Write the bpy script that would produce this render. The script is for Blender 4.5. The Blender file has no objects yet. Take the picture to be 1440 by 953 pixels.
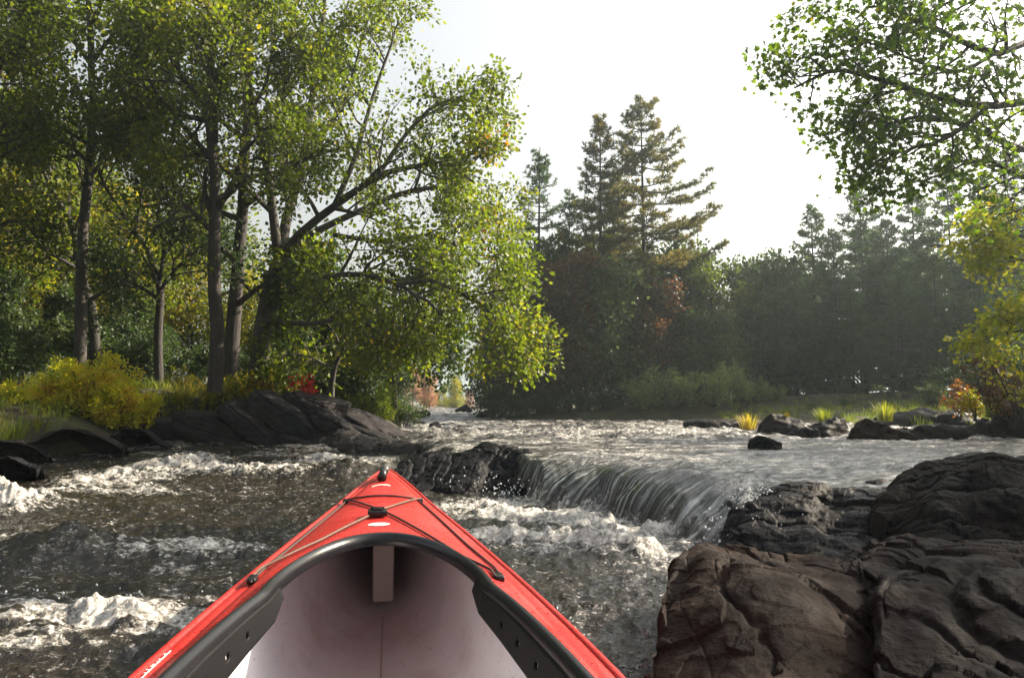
import bpy, math, random
import numpy as np
from mathutils import Vector, Matrix
R = math.radians
scene = bpy.context.scene
COL = scene.collection
# ---------------------------------------------------------------- camera geometry
F = 1080.0; PITCH = R(4.95); CAMZ = 0.8
def W(px, py, D):
    """world point at forward distance D seen at photo coordinate (px, py)"""
    u = (px - 720) / F; v = (476.5 - py) / F
    dy = math.cos(PITCH) - v * math.sin(PITCH); dz = math.sin(PITCH) + v * math.cos(PITCH)
    k = D / dy
    return np.array([u * k, D, CAMZ + dz * k])
def WZ(px, py, z):
    u = (px - 720) / F; v = (476.5 - py) / F
    dy = math.cos(PITCH) - v * math.sin(PITCH); dz = math.sin(PITCH) + v * math.cos(PITCH)
    k = (z - CAMZ) / dz
    return np.array([u * k, dy * k, z])
# ---------------------------------------------------------------- noise
_r = np.random.RandomState(7)
_perm = np.concatenate([_r.permutation(256)] * 3).astype(np.int32)
_g = _r.randn(256, 3); _g = (_g / np.linalg.norm(_g, axis=1)[:, None]).astype(np.float32)
def pn(p):
    p = np.asarray(p, dtype=np.float32)
    i = np.floor(p).astype(np.int32); f = p - i; i &= 255
    w = f * f * f * (f * (f * 6 - 15) + 10)
    out = 0
    for a in (0, 1):
        for b in (0, 1):
            for c in (0, 1):
                h = _perm[_perm[_perm[(i[:, 0] + a) & 255] + ((i[:, 1] + b) & 255)] + ((i[:, 2] + c) & 255)]
                g = _g[h]
                d = g[:, 0] * (f[:, 0] - a) + g[:, 1] * (f[:, 1] - b) + g[:, 2] * (f[:, 2] - c)
                out = out + d * ((w[:, 0] if a else 1 - w[:, 0]) * (w[:, 1] if b else 1 - w[:, 1]) * (w[:, 2] if c else 1 - w[:, 2]))
    return out * 1.6
def fbm(p, oct=4, gain=.5, lac=2.03):
    p = np.asarray(p, dtype=np.float32); s = 0; a = 1.
    for k in range(oct):
        s = s + a * pn(p * lac ** k + 17.3 * k); a *= gain
    return s
def ss(a, b, x):
    t = np.clip((x - a) / (b - a), 0, 1); return t * t * (3 - 2 * t)
# ---------------------------------------------------------------- object helpers
def mesh_np(name, V, Fc, mat=None, parent=None, smooth=True, attrs=None, uv=None):
    """V (n,3); Fc: (m,k) int array or list of such arrays"""
    V = np.asarray(V, dtype=np.float32)
    if not isinstance(Fc, list): Fc = [Fc]
    Fc = [np.asarray(f, dtype=np.int32) for f in Fc if len(f)]
    me = bpy.data.meshes.new(name)
    me.vertices.add(len(V)); me.vertices.foreach_set('co', V.ravel())
    idx = np.concatenate([f.ravel() for f in Fc]); tot = np.concatenate([np.full(len(f), f.shape[1], np.int32) for f in Fc])
    st = np.concatenate([[0], np.cumsum(tot)[:-1]]).astype(np.int32)
    me.loops.add(len(idx)); me.loops.foreach_set('vertex_index', idx)
    me.polygons.add(len(tot)); me.polygons.foreach_set('loop_start', st); me.polygons.foreach_set('loop_total', tot)
    me.polygons.foreach_set('use_smooth', np.full(len(tot), smooth))
    for k, (dom, arr) in (attrs or {}).items():
        arr = np.asarray(arr, dtype=np.float32)
        if arr.ndim == 1:
            at = me.attributes.new(k, 'FLOAT', dom); at.data.foreach_set('value', arr)
        else:
            at = me.attributes.new(k, 'FLOAT_VECTOR', dom); at.data.foreach_set('vector', arr.ravel())
    me.update(calc_edges=True); me.validate()
    if mat:
        for m_ in (mat if isinstance(mat, (list, tuple)) else [mat]): me.materials.append(m_)
    o = bpy.data.objects.new(name, me); COL.objects.link(o)
    if parent: o.parent = parent
    return o
def tag(o, label=None, cat=None, group=None, kind=None):
    if label: o['label'] = label
    if cat: o['category'] = cat
    if group: o['group'] = group
    if kind: o['kind'] = kind
    return o
def empty(name, loc=(0, 0, 0), rz=0, label=None, cat=None, group=None):
    o = bpy.data.objects.new(name, None); COL.objects.link(o); o.empty_display_size = .2
    o.location = loc; o.rotation_euler = (0, 0, rz)
    return tag(o, label, cat, group)
def copy_tree(o, parent=None):
    c = o.copy(); COL.objects.link(c); c.parent = parent
    for ch in o.children: copy_tree(ch, c)
    return c
def grid_faces(nu, nv, closed_v=False):
    a = np.arange(nu * nv).reshape(nu, nv)
    if closed_v: a = np.concatenate([a, a[:, :1]], 1)
    return np.stack([a[:-1, :-1].ravel(), a[1:, :-1].ravel(), a[1:, 1:].ravel(), a[:-1, 1:].ravel()], 1)
def tube(pts, rad, k=6):
    pts = np.asarray(pts, float); n = len(pts); rad = np.broadcast_to(rad, (n,))
    t = np.gradient(pts, axis=0); t /= np.linalg.norm(t, axis=1)[:, None] + 1e-9
    ref = np.array([0.31, 0.17, .93]) if abs(t[0, 2]) < .85 else np.array([.93, .31, .1])
    a = np.cross(t, ref); a /= np.linalg.norm(a, axis=1)[:, None] + 1e-9
    b = np.cross(t, a)
    th = np.arange(k) * 2 * np.pi / k
    V = pts[:, None] + rad[:, None, None] * (a[:, None] * np.cos(th)[None, :, None] + b[:, None] * np.sin(th)[None, :, None])
    return V.reshape(-1, 3), grid_faces(n, k, True)
class MB:
    def __init__(s): s.V = []; s.F = {}; s.n = 0
    def add(s, V, Fc):
        s.V.append(np.asarray(V, float))
        for f in (Fc if isinstance(Fc, list) else [Fc]):
            f = np.asarray(f); s.F.setdefault(f.shape[1], []).append(f + s.n)
        s.n += len(V); return s
    def tube(s, pts, rad, k=6, cap=False):
        V, f = tube(pts, rad, k); n0 = s.n; s.add(V, f)
        if cap:
            s.F.setdefault(k, []).append(np.array([np.arange(k) + n0, (np.arange(k) + n0 + len(V) - k)[::-1]]))
        return s
    def box(s, c, h, M=None):
        P = np.array([[x, y, z] for x in (-1, 1) for y in (-1, 1) for z in (-1, 1)]) * np.array(h)
        if M is not None: P = P @ np.array(M).T
        return s.add(P + np.array(c), np.array([[0, 1, 3, 2], [4, 6, 7, 5], [0, 4, 5, 1], [2, 3, 7, 6], [0, 2, 6, 4], [1, 5, 7, 3]]))
    def build(s, name, mat, parent=None, smooth=True, attrs=None):
        return mesh_np(name, np.concatenate(s.V), [np.concatenate(v) for v in s.F.values()], mat, parent, smooth, attrs)
def bevel(o, w=.004, seg=2):
    m = o.modifiers.new('b', 'BEVEL'); m.width = w; m.segments = seg; m.limit_method = 'ANGLE'; return o
# ---------------------------------------------------------------- material helpers
class NT:
    def __init__(s, name):
        s.m = bpy.data.materials.new(name); s.m.use_nodes = True; s.t = s.m.node_tree; s.t.nodes.clear()
        s.out = s.t.nodes.new('ShaderNodeOutputMaterial')
    def n(s, typ, ins=None, **kw):
        nd = s.t.nodes.new(typ)
        for k, v in kw.items(): setattr(nd, k, v)
        for k, v in (ins or {}).items():
            if isinstance(v, bpy.types.NodeSocket): s.t.links.new(v, nd.inputs[k])
            else: nd.inputs[k].default_value = v
        return nd
    def link(s, a, b): s.t.links.new(a, b)
    def ramp(s, fac, stops, interp='LINEAR'):
        nd = s.n('ShaderNodeValToRGB'); cr = nd.color_ramp; cr.interpolation = interp
        while len(cr.elements) < len(stops): cr.elements.new(.5)
        for e, (p, c) in zip(cr.elements, stops):
            e.position = p; e.color = (*c, 1) if len(c) == 3 else c
        s.link(fac, nd.inputs[0]); return nd.outputs[0]
    def noise(s, vec, scale, detail=4, rough=.55, dist=0, out='Fac'):
        ins = {'Scale': scale, 'Detail': detail, 'Roughness': rough, 'Distortion': dist}
        if vec is not None: ins['Vector'] = vec
        return s.n('ShaderNodeTexNoise', ins).outputs[out]
    def math(s, op, a, b=0., c=0., clamp=False):
        return s.n('ShaderNodeMath', {0: a, 1: b, 2: c}, operation=op, use_clamp=clamp).outputs[0]
    def mix(s, f, a, b, blend='MIX'):
        nd = s.n('ShaderNodeMix', data_type='RGBA', blend_type=blend)
        for i, v in ((0, f), (6, a), (7, b)):
            if isinstance(v, bpy.types.NodeSocket): s.link(v, nd.inputs[i])
            else: nd.inputs[i].default_value = (*v, 1) if isinstance(v, tuple) and len(v) == 3 else v
        return nd.outputs[2]
    def mapping(s, vec, scale=(1, 1, 1), rot=(0, 0, 0)):
        return s.n('ShaderNodeMapping', {'Vector': vec, 'Scale': scale, 'Rotation': rot}).outputs[0]
    def pos(s): return s.n('ShaderNodeNewGeometry').outputs['Position']
    def obj(s): return s.n('ShaderNodeTexCoord').outputs['Object']
    def attr(s, name, out='Fac'): return s.n('ShaderNodeAttribute', attribute_name=name).outputs[out]
    def bump(s, h, strength=.5, dist=.01, nrm=None):
        ins = {'Height': h, 'Strength': strength, 'Distance': dist}
        if nrm is not None: ins['Normal'] = nrm
        return s.n('ShaderNodeBump', ins).outputs[0]
    def pbr(s, ins):
        b = s.n('ShaderNodeBsdfPrincipled', ins); s.link(b.outputs[0], s.out.inputs[0]); return b
def simple(name, col, rough=.5, bump=None, spec=.5, var=.15, vs=8., metal=0.):
    t = NT(name); o = t.obj()
    nz = t.noise(o, vs, 5, .6)
    c = t.mix(nz, tuple(x * (1 - var * 2) for x in col), tuple(min(1, x * (1 + var)) for x in col))
    ins = {'Base Color': c, 'Roughness': rough, 'Specular IOR Level': spec, 'Metallic': metal}
    if bump: ins['Normal'] = t.bump(t.noise(o, bump[0], 5, .6), bump[1], bump[2])
    t.pbr(ins); return t.m
def rock_mat(name, dark, mid, light, warm, rough=.5, wet=.5):
    t = NT(name); p = t.pos()
    big = t.noise(p, 1.1, 4, .6); n2 = t.noise(p, 5, 8, .65); fine = t.noise(p, 60, 6, .7)
    st = t.noise(t.mapping(p, (2, 2, 14), (R(25), R(20), 0)), 1.6, 6, .6, .4)
    c = t.ramp(t.math('ADD', t.math('MULTIPLY', n2, .6), t.math('MULTIPLY', st, .4)), [(.33, dark), (.5, mid), (.68, light)])
    c = t.mix(t.ramp(big, [(.42, (0, 0, 0)), (.62, (1, 1, 1))]), c, t.mix(.55, c, warm))
    c = t.mix(t.ramp(fine, [(.6, (0, 0, 0)), (.75, (.3, .3, .3))]), c, light)
    gr_ = t.ramp(t.noise(p, 210, 3, .7), [(.56, (0, 0, 0)), (.66, (.55,) * 3)]); c = t.mix(gr_, c, light)
    lich = t.ramp(t.noise(p, 9, 6, .7), [(.63, (0, 0, 0)), (.71, (.4, .4, .4))])
    c = t.mix(lich, c, tuple(min(1, x * 1.3) for x in light))
    rr = t.ramp(n2, [(.35, (rough - .15,) * 3), (.65, (min(1, rough + .2),) * 3)])
    b = t.bump(t.noise(p, 16, 8, .62), .55, .03)
    b = t.bump(t.noise(p, 48, 9, .72), .6, .008, b); b = t.bump(fine, .4, .003, b)
    b = t.bump(st, .5, .03, b)
    t.pbr({'Base Color': c, 'Roughness': rr, 'Specular IOR Level': wet, 'Normal': b})
    return t.m
def leaf_mat(name, stops, trans=.45, gloss=.5, noise_scale=.9, mixn=.5, tint=(1.6, 1.7, .45)):
    """stops: colour ramp over (per leaf random + clump noise)"""
    t = NT(name); p = t.pos()
    nz = t.noise(p, noise_scale, 3, .6)
    nz = t.ramp(nz, [(.3, (0, 0, 0)), (.7, (1, 1, 1))])
    f = t.math('ADD', t.math('MULTIPLY', t.attr('rnd'), 1 - mixn), t.math('MULTIPLY', nz, mixn))
    c = t.ramp(f, stops)
    p_ = t.n('ShaderNodeBsdfPrincipled', {'Base Color': c, 'Roughness': gloss, 'Specular IOR Level': .35})
    tc = t.mix(1., c, tint, 'MULTIPLY')
    tr = t.n('ShaderNodeBsdfTranslucent', {'Color': tc})
    mx = t.n('ShaderNodeMixShader', {0: trans, 1: p_.outputs[0], 2: tr.outputs[0]})
    t.link(mx.outputs[0], t.out.inputs[0]); return t.m
def bark_mat(name, a, b, sc=10):
    t = NT(name); o = t.obj()
    n1 = t.noise(t.mapping(o, (1, 1, .18)), sc * 2.5, 6, .65, .3)
    c = t.ramp(n1, [(.35, a), (.6, b)])
    c = t.mix(t.ramp(t.noise(o, 2.2, 4, .6), [(.5, (0, 0, 0)), (.7, (.7, .7, .7))]), c, tuple(min(1, x * 1.6) for x in b))
    t.pbr({'Base Color': c, 'Roughness': .85, 'Normal': t.bump(n1, .9, .02)}); return t.m

# ---------------------------------------------------------------- camera, world, sun
cam = bpy.data.cameras.new('camera'); camo = bpy.data.objects.new('camera', cam); COL.objects.link(camo)
cam.lens = 27; cam.sensor_width = 36; cam.clip_start = .02; cam.clip_end = 2000
camo.location = (0, 0, CAMZ); camo.rotation_euler = (R(90) + PITCH, 0, 0)
scene.camera = camo
SUN_AZ, SUN_EL = R(64), R(33)     # azimuth to the right of the view axis (+Y)
w = bpy.data.worlds.new('World'); scene.world = w; w.use_nodes = True
wt = w.node_tree; wt.nodes.clear()
sky = wt.nodes.new('ShaderNodeTexSky'); sky.sky_type = 'NISHITA'; sky.sun_disc = False
sky.sun_elevation = SUN_EL; sky.sun_rotation = SUN_AZ; sky.air_density = 1.8; sky.dust_density = 7.0; sky.ozone_density = 1.0
bg = wt.nodes.new('ShaderNodeBackground'); bg.inputs[1].default_value = .080
wo = wt.nodes.new('ShaderNodeOutputWorld'); hs = wt.nodes.new('ShaderNodeHueSaturation'); hs.inputs['Saturation'].default_value = .28; wt.links.new(sky.outputs[0], hs.inputs['Color']); wt.links.new(hs.outputs[0], bg.inputs[0]); wt.links.new(bg.outputs[0], wo.inputs[0])
sl = bpy.data.lights.new('sun', 'SUN'); sl.energy = 5; sl.angle = R(.6); sl.color = (1, .86, .66)
so = bpy.data.objects.new('sun', sl); COL.objects.link(so)
sdir = Vector((math.sin(SUN_AZ) * math.cos(SUN_EL), math.cos(SUN_AZ) * math.cos(SUN_EL), math.sin(SUN_EL)))
so.rotation_euler = sdir.to_track_quat('Z', 'Y').to_euler(); so.location = (20, 20, 20)
vs = scene.view_settings; vs.view_transform = 'Standard'; vs.look = 'None'; vs.exposure = 1.65; vs.gamma = 1
scene.cycles.use_denoising = True
try: scene.cycles.denoiser = 'OPENIMAGEDENOISE'
except Exception: pass
scene.cycles.max_bounces = 8; scene.cycles.diffuse_bounces = 5; scene.cycles.glossy_bounces = 3
scene.cycles.transmission_bounces = 4; scene.cycles.volume_bounces = 0; scene.cycles.transparent_max_bounces = 4
scene.cycles.caustics_reflective = False; scene.cycles.sample_clamp_indirect = 6
scene.cycles.use_adaptive_sampling = True; scene.cycles.adaptive_threshold = .02

# ================================================================ KAYAK SHAPE (needed by the water too)
KO = np.array([-.19, 1.1]); KT = np.array([-.575, 3.55]); KA = (KT - KO) / np.linalg.norm(KT - KO); KR = np.array([KA[1], -KA[0]])
KL = float(np.linalg.norm(KT - KO))
def cinterp(x, xs, ys):
    xs = np.asarray(xs, float); ys = np.asarray(ys, float); m = np.gradient(ys, xs)
    x = np.clip(x, xs[0], xs[-1]); i = np.clip(np.searchsorted(xs, x) - 1, 0, len(xs) - 2)
    h = xs[i + 1] - xs[i]; t = (x - xs[i]) / h
    return ys[i] * (2 * t**3 - 3 * t**2 + 1) + h * m[i] * (t**3 - 2 * t**2 + t) + ys[i + 1] * (-2 * t**3 + 3 * t**2) + h * m[i + 1] * (t**3 - t**2)
def k_w(s): return np.maximum(.002, cinterp(s, [-2.3, -1.9, -1.1, -.5, 0, .32, 1.0, 1.66, 1.96, 2.25, KL], [0, .11, .29, .345, .345, .325, .25, .145, .097, .047, .004]))
def k_zs(s): return cinterp(s, [-2.3, -1., 0, 1., 1.66, 1.96, KL], [.50, .42, .41, .43, .465, .485, .515])
def k_zk(s): return cinterp(s, [-2.3, -1.9, -1., 0, 1.2, 1.8, 2.2, 2.4, KL], [.45, .1, -.05, -.05, -.03, .03, .13, .27, .44])
def k_wc(s):  # coaming outline half width
    s = np.asarray(s, float); a = np.clip((.775 - s) / .42, 0, 1)
    front = .205 * np.sqrt(np.clip(1 - (1 - a)**2, 0, 1)) 
    side = cinterp(np.minimum(s, .355), [-1.4, -.6, -.11, .04, .24, .355], [.28, .28, .272, .258, .229, .205])
    wv = np.where(s > .355, front, side)
    b = np.clip((s + 1.35) / .4, 0, 1)
    return wv * np.sqrt(np.clip(1 - (1 - b)**2, 0, 1))
def k_deck(s, t):
    c = cinterp(s, [-2.3, -1.2, 0, .8, 1.7, KL], [0, .05, .06, .055, .035, .004])
    return k_zs(s) + c * (1 - (np.abs(t) / k_w(s))**2.2)
def K2W(s, t, z):
    s = np.asarray(s, float); t = np.asarray(t, float); z = np.asarray(z, float)
    return np.stack([KO[0] + s * KA[0] + t * KR[0], KO[1] + s * KA[1] + t * KR[1], z + 0 * s], -1)
def W2K(x, y):
    dx = x - KO[0]; dy = y - KO[1]; return dx * KA[0] + dy * KA[1], dx * KR[0] + dy * KR[1]

# ================================================================ GROUND
xl_y = [-60, -5, 5, 7.8, 9.4, 10.05, 11.65, 12.3, 14, 24, 60, 100, 140]
xl_x = [-8, -6.8, -6.6, -6.5, -6.4, -5.2, -5.3, -2.4, -2.1, -3.0, -6.3, -14, -25]
xr_y = [-60, 0, 4, 5, 6.5, 9, 12, 18, 20.5, 23.4, 24.2, 60, 100, 140]
xr_x = [8, 3.2, 3.2, 3.6, 5.5, 7.2, 7.6, 8.6, 7.0, 4.0, -.75, -3.3, -11, -24]
def ground_z(x, y):
    x = np.asarray(x, float); y = np.asarray(y, float)
    dl = np.interp(y, xl_y, xl_x) - x; dr = x - np.interp(y, xr_y, xr_x)
    zl = np.interp(dl, [-1.2, -.4, 0, .5, 1.5, 3.2, 10, 60], [-.45, -.1, .3, .55, .82, 1.02, 1.5, 3.2])
    zr = np.interp(dr, [-1.2, -.4, 0, .8, 3, 10, 60], [-.45, -.05, .33, .42, .62, 1.1, 2.6])
    return np.maximum(zl, zr)
def axis(a, b, dense_a, dense_b, step, ratio=1.12):
    v = list(np.arange(dense_a, dense_b, step)); s = step
    while v[-1] < b: s *= ratio; v.append(v[-1] + s)
    s = step
    while v[0] > a: s *= ratio; v.insert(0, v[0] - s)
    return np.array(v)
gx = axis(-700, 700, -12, 14, .14); gy = axis(-700, 900, -3, 30, .14)
X, Y = np.meshgrid(gx, gy, indexing='ij'); P = np.stack([X.ravel(), Y.ravel(), 0 * X.ravel()], 1)
Z = ground_z(P[:, 0], P[:, 1]) + .06 * fbm(P * 1.3, 4) + .15 * pn(P * .2) * (np.abs(P[:, 0]) > 10)
P[:, 2] = Z
t = NT('forest_floor'); p = t.pos()
c = t.ramp(t.noise(p, 3, 8, .7), [(.3, (.018, .014, .007)), (.5, (.04, .032, .014)), (.6, (.045, .055, .015)), (.75, (.09, .08, .025))])
t.pbr({'Base Color': c, 'Roughness': .9, 'Normal': t.bump(t.noise(p, 25, 6, .7), .8, .04)})
M_ground = t.m
tag(mesh_np('ground', P, grid_faces(len(gx), len(gy)), M_ground), kind='structure')

# ================================================================ RIVER
NC, NR = 1050, 820
yy = np.concatenate([np.linspace(-9, .6, 20), np.geomspace(.7, 120, NR)])
uu = np.concatenate([np.linspace(-1.5, -.8, 90)[:-1], np.linspace(-.8, .8, NC), np.linspace(.8, 1.5, 90)[1:]])
Yg, Ug = np.meshgrid(yy, uu, indexing='ij'); Xg = Ug * (np.maximum(Yg, 1.0) + .5)
x = Xg.ravel(); y = Yg.ravel()
XB = [-9, -3, -1.3, -1.0, -.1, .1, .25, .68, .85, 1.0, 1.12, 1.3, 1.6, 2.2, 4, 8]
YBv = [6.4, 7.0, 7.8, 8.1, 7.6, 6.8, 6.15, 5.75, 5.1, 4.7, 4.4, 4.25, 4.2, 4.1, 4.0, 4.0]
YTv = [12.5, 12.0, 11.5, 9.8, 8.6, 7.6, 6.85, 6.5, 6.2, 5.9, 5.7, 5.3, 4.75, 4.75, 4.9, 5]
wx = x + .05 * pn(np.stack([x * 3, y * 3, 0 * x], 1)) + .02 * pn(np.stack([x * 9, y * 9, 0 * x], 1))
yb = np.interp(wx, XB, YBv); yt = np.interp(wx, XB, YTv)
tt = np.clip((y - yb) / (yt - yb), 0, 1)
steep = ss(-1.2, .1, x)
prof = steep * (1 - (1 - tt)**1.9) + (1 - steep) * (tt * tt * (3 - 2 * tt))
level = .33 * prof + np.interp(y, [8, 24, 30, 60, 120], [0, .02, .12, .28, .5])
lower = 1 - ss(.0, .9, tt)
fall = np.exp(-((tt - .45) / .36)**2) * (tt > 0) * (tt < 1) * ss(-.1, .25, x) * (1 - ss(1.7, 2.1, x))
P2 = np.stack([x, y, 0 * x], 1)
# foam blobs: (px,py,z, rx, ry, strength, mound height)
foam = np.zeros_like(x); mound = np.zeros_like(x)
FB = [(110, 684, .03, .75, .5, .75, .03), (185, 668, .06, .65, .55, .95, .07), (265, 655, .1, .5, .55, 1.05, .12), (330, 660, .1, .45, .35, .9, .07),
      (400, 656, .14, .5, .4, .85, .07), (445, 641, .2, .45, .4, 1.0, .09), (530, 634, .26, .8, .35, .7, .04), (250, 690, .02, 1.1, .28, .5, .0),
      (8, 720, .0, .35, .42, 1.3, .2), (30, 760, 0, .5, .25, .6, .0), (150, 738, 0, .6, .18, .35, .0),
      (95, 785, 0, .22, .22, .3, .10), (180, 775, 0, .35, .2, .55, .03), (300, 775, 0, .34, .24, .9, .05), (255, 800, 0, .3, .16, .6, .02),
      (60, 862, 0, .42, .20, .85, .05), (150, 872, 0, .38, .17, .9, .035), (190, 862, 0, .1, .08, .9, .03), (320, 835, 0, .34, .14, .7, .0), (20, 905, 0, .3, .1, .6, 0), (250, 880, 0, .3, .1, .45, 0), (200, 930, 0, .4, .1, .25, 0),
      (640, 712, 0, .5, .3, .8, .0), (730, 706, 0, .6, .35, .95, .02), (800, 728, 0, .4, .3, 1.2, .03), (845, 738, 0, .3, .2, 1.3, .06), (950, 765, .0, .2, .12, 1.0, .03), (905, 752, 0, .2, .12, 1.1, .03),
      (760, 722, 0, .5, .25, 1.0, .03), (690, 725, 0, .4, .2, .9, .02), (880, 752, 0, .25, .2, 1.2, .05), (740, 755, 0, .35, .25, 1.2, .05), (840, 765, 0, .25, .2, 1.3, .11), (895, 775, 0, .2, .15, 1.2, .09), (780, 775, 0, .3, .15, .9, .03), (690, 760, 0, .25, .2, .9, .03), (650, 745, 0, .3, .2, .8, 0),
      (940, 795, 0, .2, .2, .55, .0), (985, 790, 0, .16, .22, .9, .03), (1000, 775, 0.05, .14, .2, 1.0, .05),
      (900, 606, .36, 2.2, .9, .62, .03), (760, 610, .35, 1.3, .9, .55, .02), (700, 604, .36, .9, 1.2, .3, .01), (1000, 608, .36, 1.2, .8, .5, .02), (600, 640, .28, .7, .4, .5, 0),
      (640, 586, .5, 1.2, 2.5, .9, .03), (1180, 810, .03, .3, .12, .9, .02)]
for (px, py, z, rx, ry, s_, m_) in FB:
    q = WZ(px, py, z) if py > 590 else W(px, py, 32.)
    dx = (x - q[0]) / rx; dy = (y - q[1]) / ry; g = np.exp(-(dx * dx + dy * dy))
    foam += s_ * g; mound += m_ * np.exp(-1.3 * (dx * dx + dy * dy))
# ragged spill beside the black ledge
foam += .95 * np.exp(-((x - 1.42) / .12)**2) * ss(4.2, 4.4, y) * (1 - ss(4.9, 5.2, y))
foam = np.where(tt > 0.05, foam * (1 - fall * .92 * (x > .1) * (x < 1.28)), foam)
n_big = fbm(P2 * 2.2, 3); n_mid = fbm(P2 * 7 + 3, 3)
# flow aligned coordinates (flow runs towards -x,-y over the lip)
aa = .5 * x - .86 * y; al = -.86 * x - .5 * y
aa = aa + .10 * np.sin(al * 1.3) + .06 * pn(np.stack([al * .8, aa * 1.2, 0 * x], 1))
streak = fbm(np.stack([aa * 14, al * 1.1, 0 * x], 1), 3)
fz = np.clip(foam, 0, 1.2)
choppy = lower * (.35 + .65 * ss(.2, 2., y))
rid = 1 - np.abs(pn(P2 * 4.3 + .25 * np.stack([n_mid, n_mid, 0 * x], 1)))
rid2 = 1 - np.abs(pn(P2 * 9.1 + 5))
h = level + mound * (.75 + .5 * n_mid)
h += choppy * (.020 * n_big + .020 * (rid**3 - .5) + .010 * (rid2**3 - .5) + .006 * fbm(P2 * 19, 2))
h += (1 - lower) * (1 - fall) * (.014 * n_big + .028 * pn(P2 * np.array([2.2, 6, 1])) + .016 * pn(P2 * np.array([6, 14, 1])) + .007 * pn(P2 * np.array([14, 34, 1]))) * (1 + 1.5 * ss(9, 12, y))
h += fall * .020 * streak + ss(.4, 1, tt) * (x > 0) * .005 * streak * (1 - ss(8, 10, y))
h += fz * (.034 * pn(P2 * 5) + .022 * pn(P2 * 11) + .014 * np.abs(pn(P2 * 22)) + .004 * np.abs(pn(P2 * 50)) - .005)
# dark standing waves over sunken stones (left front, beside the island)
for (px, py, z, rx, ry, m_) in [(95, 770, 0, .32, .22, .13), (30, 800, 0, .3, .2, .08), (230, 748, 0, .5, .2, .05), (480, 660, .10, .36, .4, .13), (380, 670, .05, .8, .3, .05), (20, 708, 0, .5, .5, .08), (310, 690, 0, .9, .3, .05), (180, 800, 0, .4, .15, -.06)]:
    q = WZ(px, py, z); h += m_ * np.exp(-((x - q[0]) / rx)**2 - ((y - q[1]) / ry)**2) * (1 + .25 * n_mid)
ks, kt = W2K(x, y)
ins_k = (ks > -2.25) & (ks < KL - .12) & (np.abs(kt) < np.maximum(k_w(ks) * .86, 0.01))
h = np.where(ins_k, np.minimum(h, -.16), h)
kd = np.exp(-np.clip(np.abs(kt) - k_w(ks), 0, 9) / .12) * (ks < KL)
h = np.where(~ins_k, h - kd * .0, h)
rdg = (1 - np.abs(pn(P2 * np.array([5, 9, 1]) + .35 * np.stack([n_mid, n_big, 0 * x], 1))))**3
foam_sheen = np.clip(foam * (.35 + .75 * rdg) + (foam > .03) * (.34 * n_big + .26 * n_mid) * np.minimum(1, foam * 2) + (foam > 1.) * (foam - 1) * .5, 0, 1.6)
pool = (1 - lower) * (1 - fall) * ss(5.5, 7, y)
foam_sheen = np.maximum(foam_sheen, pool * np.clip(.46 + .85 * pn(P2 * np.array([.9, 3.4, 1])) + .5 * pn(P2 * np.array([3, 11, 1])), 0, .74))  # upper pool: white turbulence streaks, raised to paint in its sky sheen
foam_sheen = np.maximum(foam_sheen, lower * np.clip(.30 + .35 * n_big + .3 * (rid2 - .8) + .25 * n_mid, 0, .22) * ss(1.5, 2.5, y))
P2[:, 2] = h
t = NT('river_water'); p = t.pos(); fm = t.attr('foam'); fl = t.attr('fallm')  # foam attribute holds real foam plus the painted pool sheen
flow = t.attr('flow', 'Vector')
n1 = t.noise(p, 34, 6, .7, .5); n2 = t.noise(p, 120, 4, .7); n3 = t.noise(t.mapping(p, (1, 1.9, 1)), 8, 5, .62, 1.2)
fn = t.math('ADD', t.math('MULTIPLY', n1, .55), t.math('ADD', t.math('MULTIPLY', n2, .13), t.math('MULTIPLY', n3, .47)))
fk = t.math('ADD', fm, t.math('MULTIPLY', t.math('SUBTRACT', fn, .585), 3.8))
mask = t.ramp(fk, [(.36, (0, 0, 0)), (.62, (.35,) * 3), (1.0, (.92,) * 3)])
stn = t.noise(t.mapping(flow, (26, 1.1, 1)), 1., 5, .6, .1)
wcol = t.ramp(t.noise(p, 2.2, 3, .6), [(.35, (.005, .005, .005)), (.65, (.014, .011, .007))])
wcol = t.mix(fl, wcol, t.ramp(stn, [(.36, (.008, .009, .012)), (.47, (.03, .033, .032)), (.57, (.20, .205, .20)), (.70, (.62, .64, .66))]))
wcol = t.mix(t.math('MULTIPLY', t.math('MINIMUM', fm, 1.), .2), wcol, (.09, .075, .055))
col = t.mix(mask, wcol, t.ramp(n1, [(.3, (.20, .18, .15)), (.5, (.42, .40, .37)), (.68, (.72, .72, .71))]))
rg = t.mix(mask, t.mix(t.attr('up'), (.07,) * 3, (.30,) * 3), (.55,) * 3)
hb = t.math('ADD', t.math('MULTIPLY', t.noise(p, 26, 4, .6, .6), .7), t.math('MULTIPLY', t.noise(p, 75, 3, .6), .3))
b1 = t.bump(hb, t.attr('chop'), .03)
b1 = t.bump(t.noise(t.mapping(p, (1, 2.2, 1)), 9, 5, .6, .4), t.attr('chop2'), .08, b1)
b2 = t.bump(stn, t.math('MULTIPLY', fl, .9), .03, b1)
b3 = t.bump(t.math('ADD', n1, t.math('MULTIPLY', n2, .25)), t.math('MULTIPLY', mask, .6), .03, b2)
t.pbr({'Base Color': col, 'Roughness': rg, 'IOR': 1.42, 'Specular IOR Level': .5, 'Normal': b3})
M_water = t.m
chop = np.clip(.9 * lower + .6 * (1 - lower), 0, 1) * (1 - .7 * fall)
chop2 = np.clip((1 - lower) * (1 - fall) * ss(5.5, 8, y) * .8, 0, 1)
flm = np.clip(fall + .55 * ss(.75, 1, tt) * (x > 0.1) * (1 - ss(6.8, 8.5, y)), 0, 1)
faces = grid_faces(len(yy), len(uu))
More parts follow.
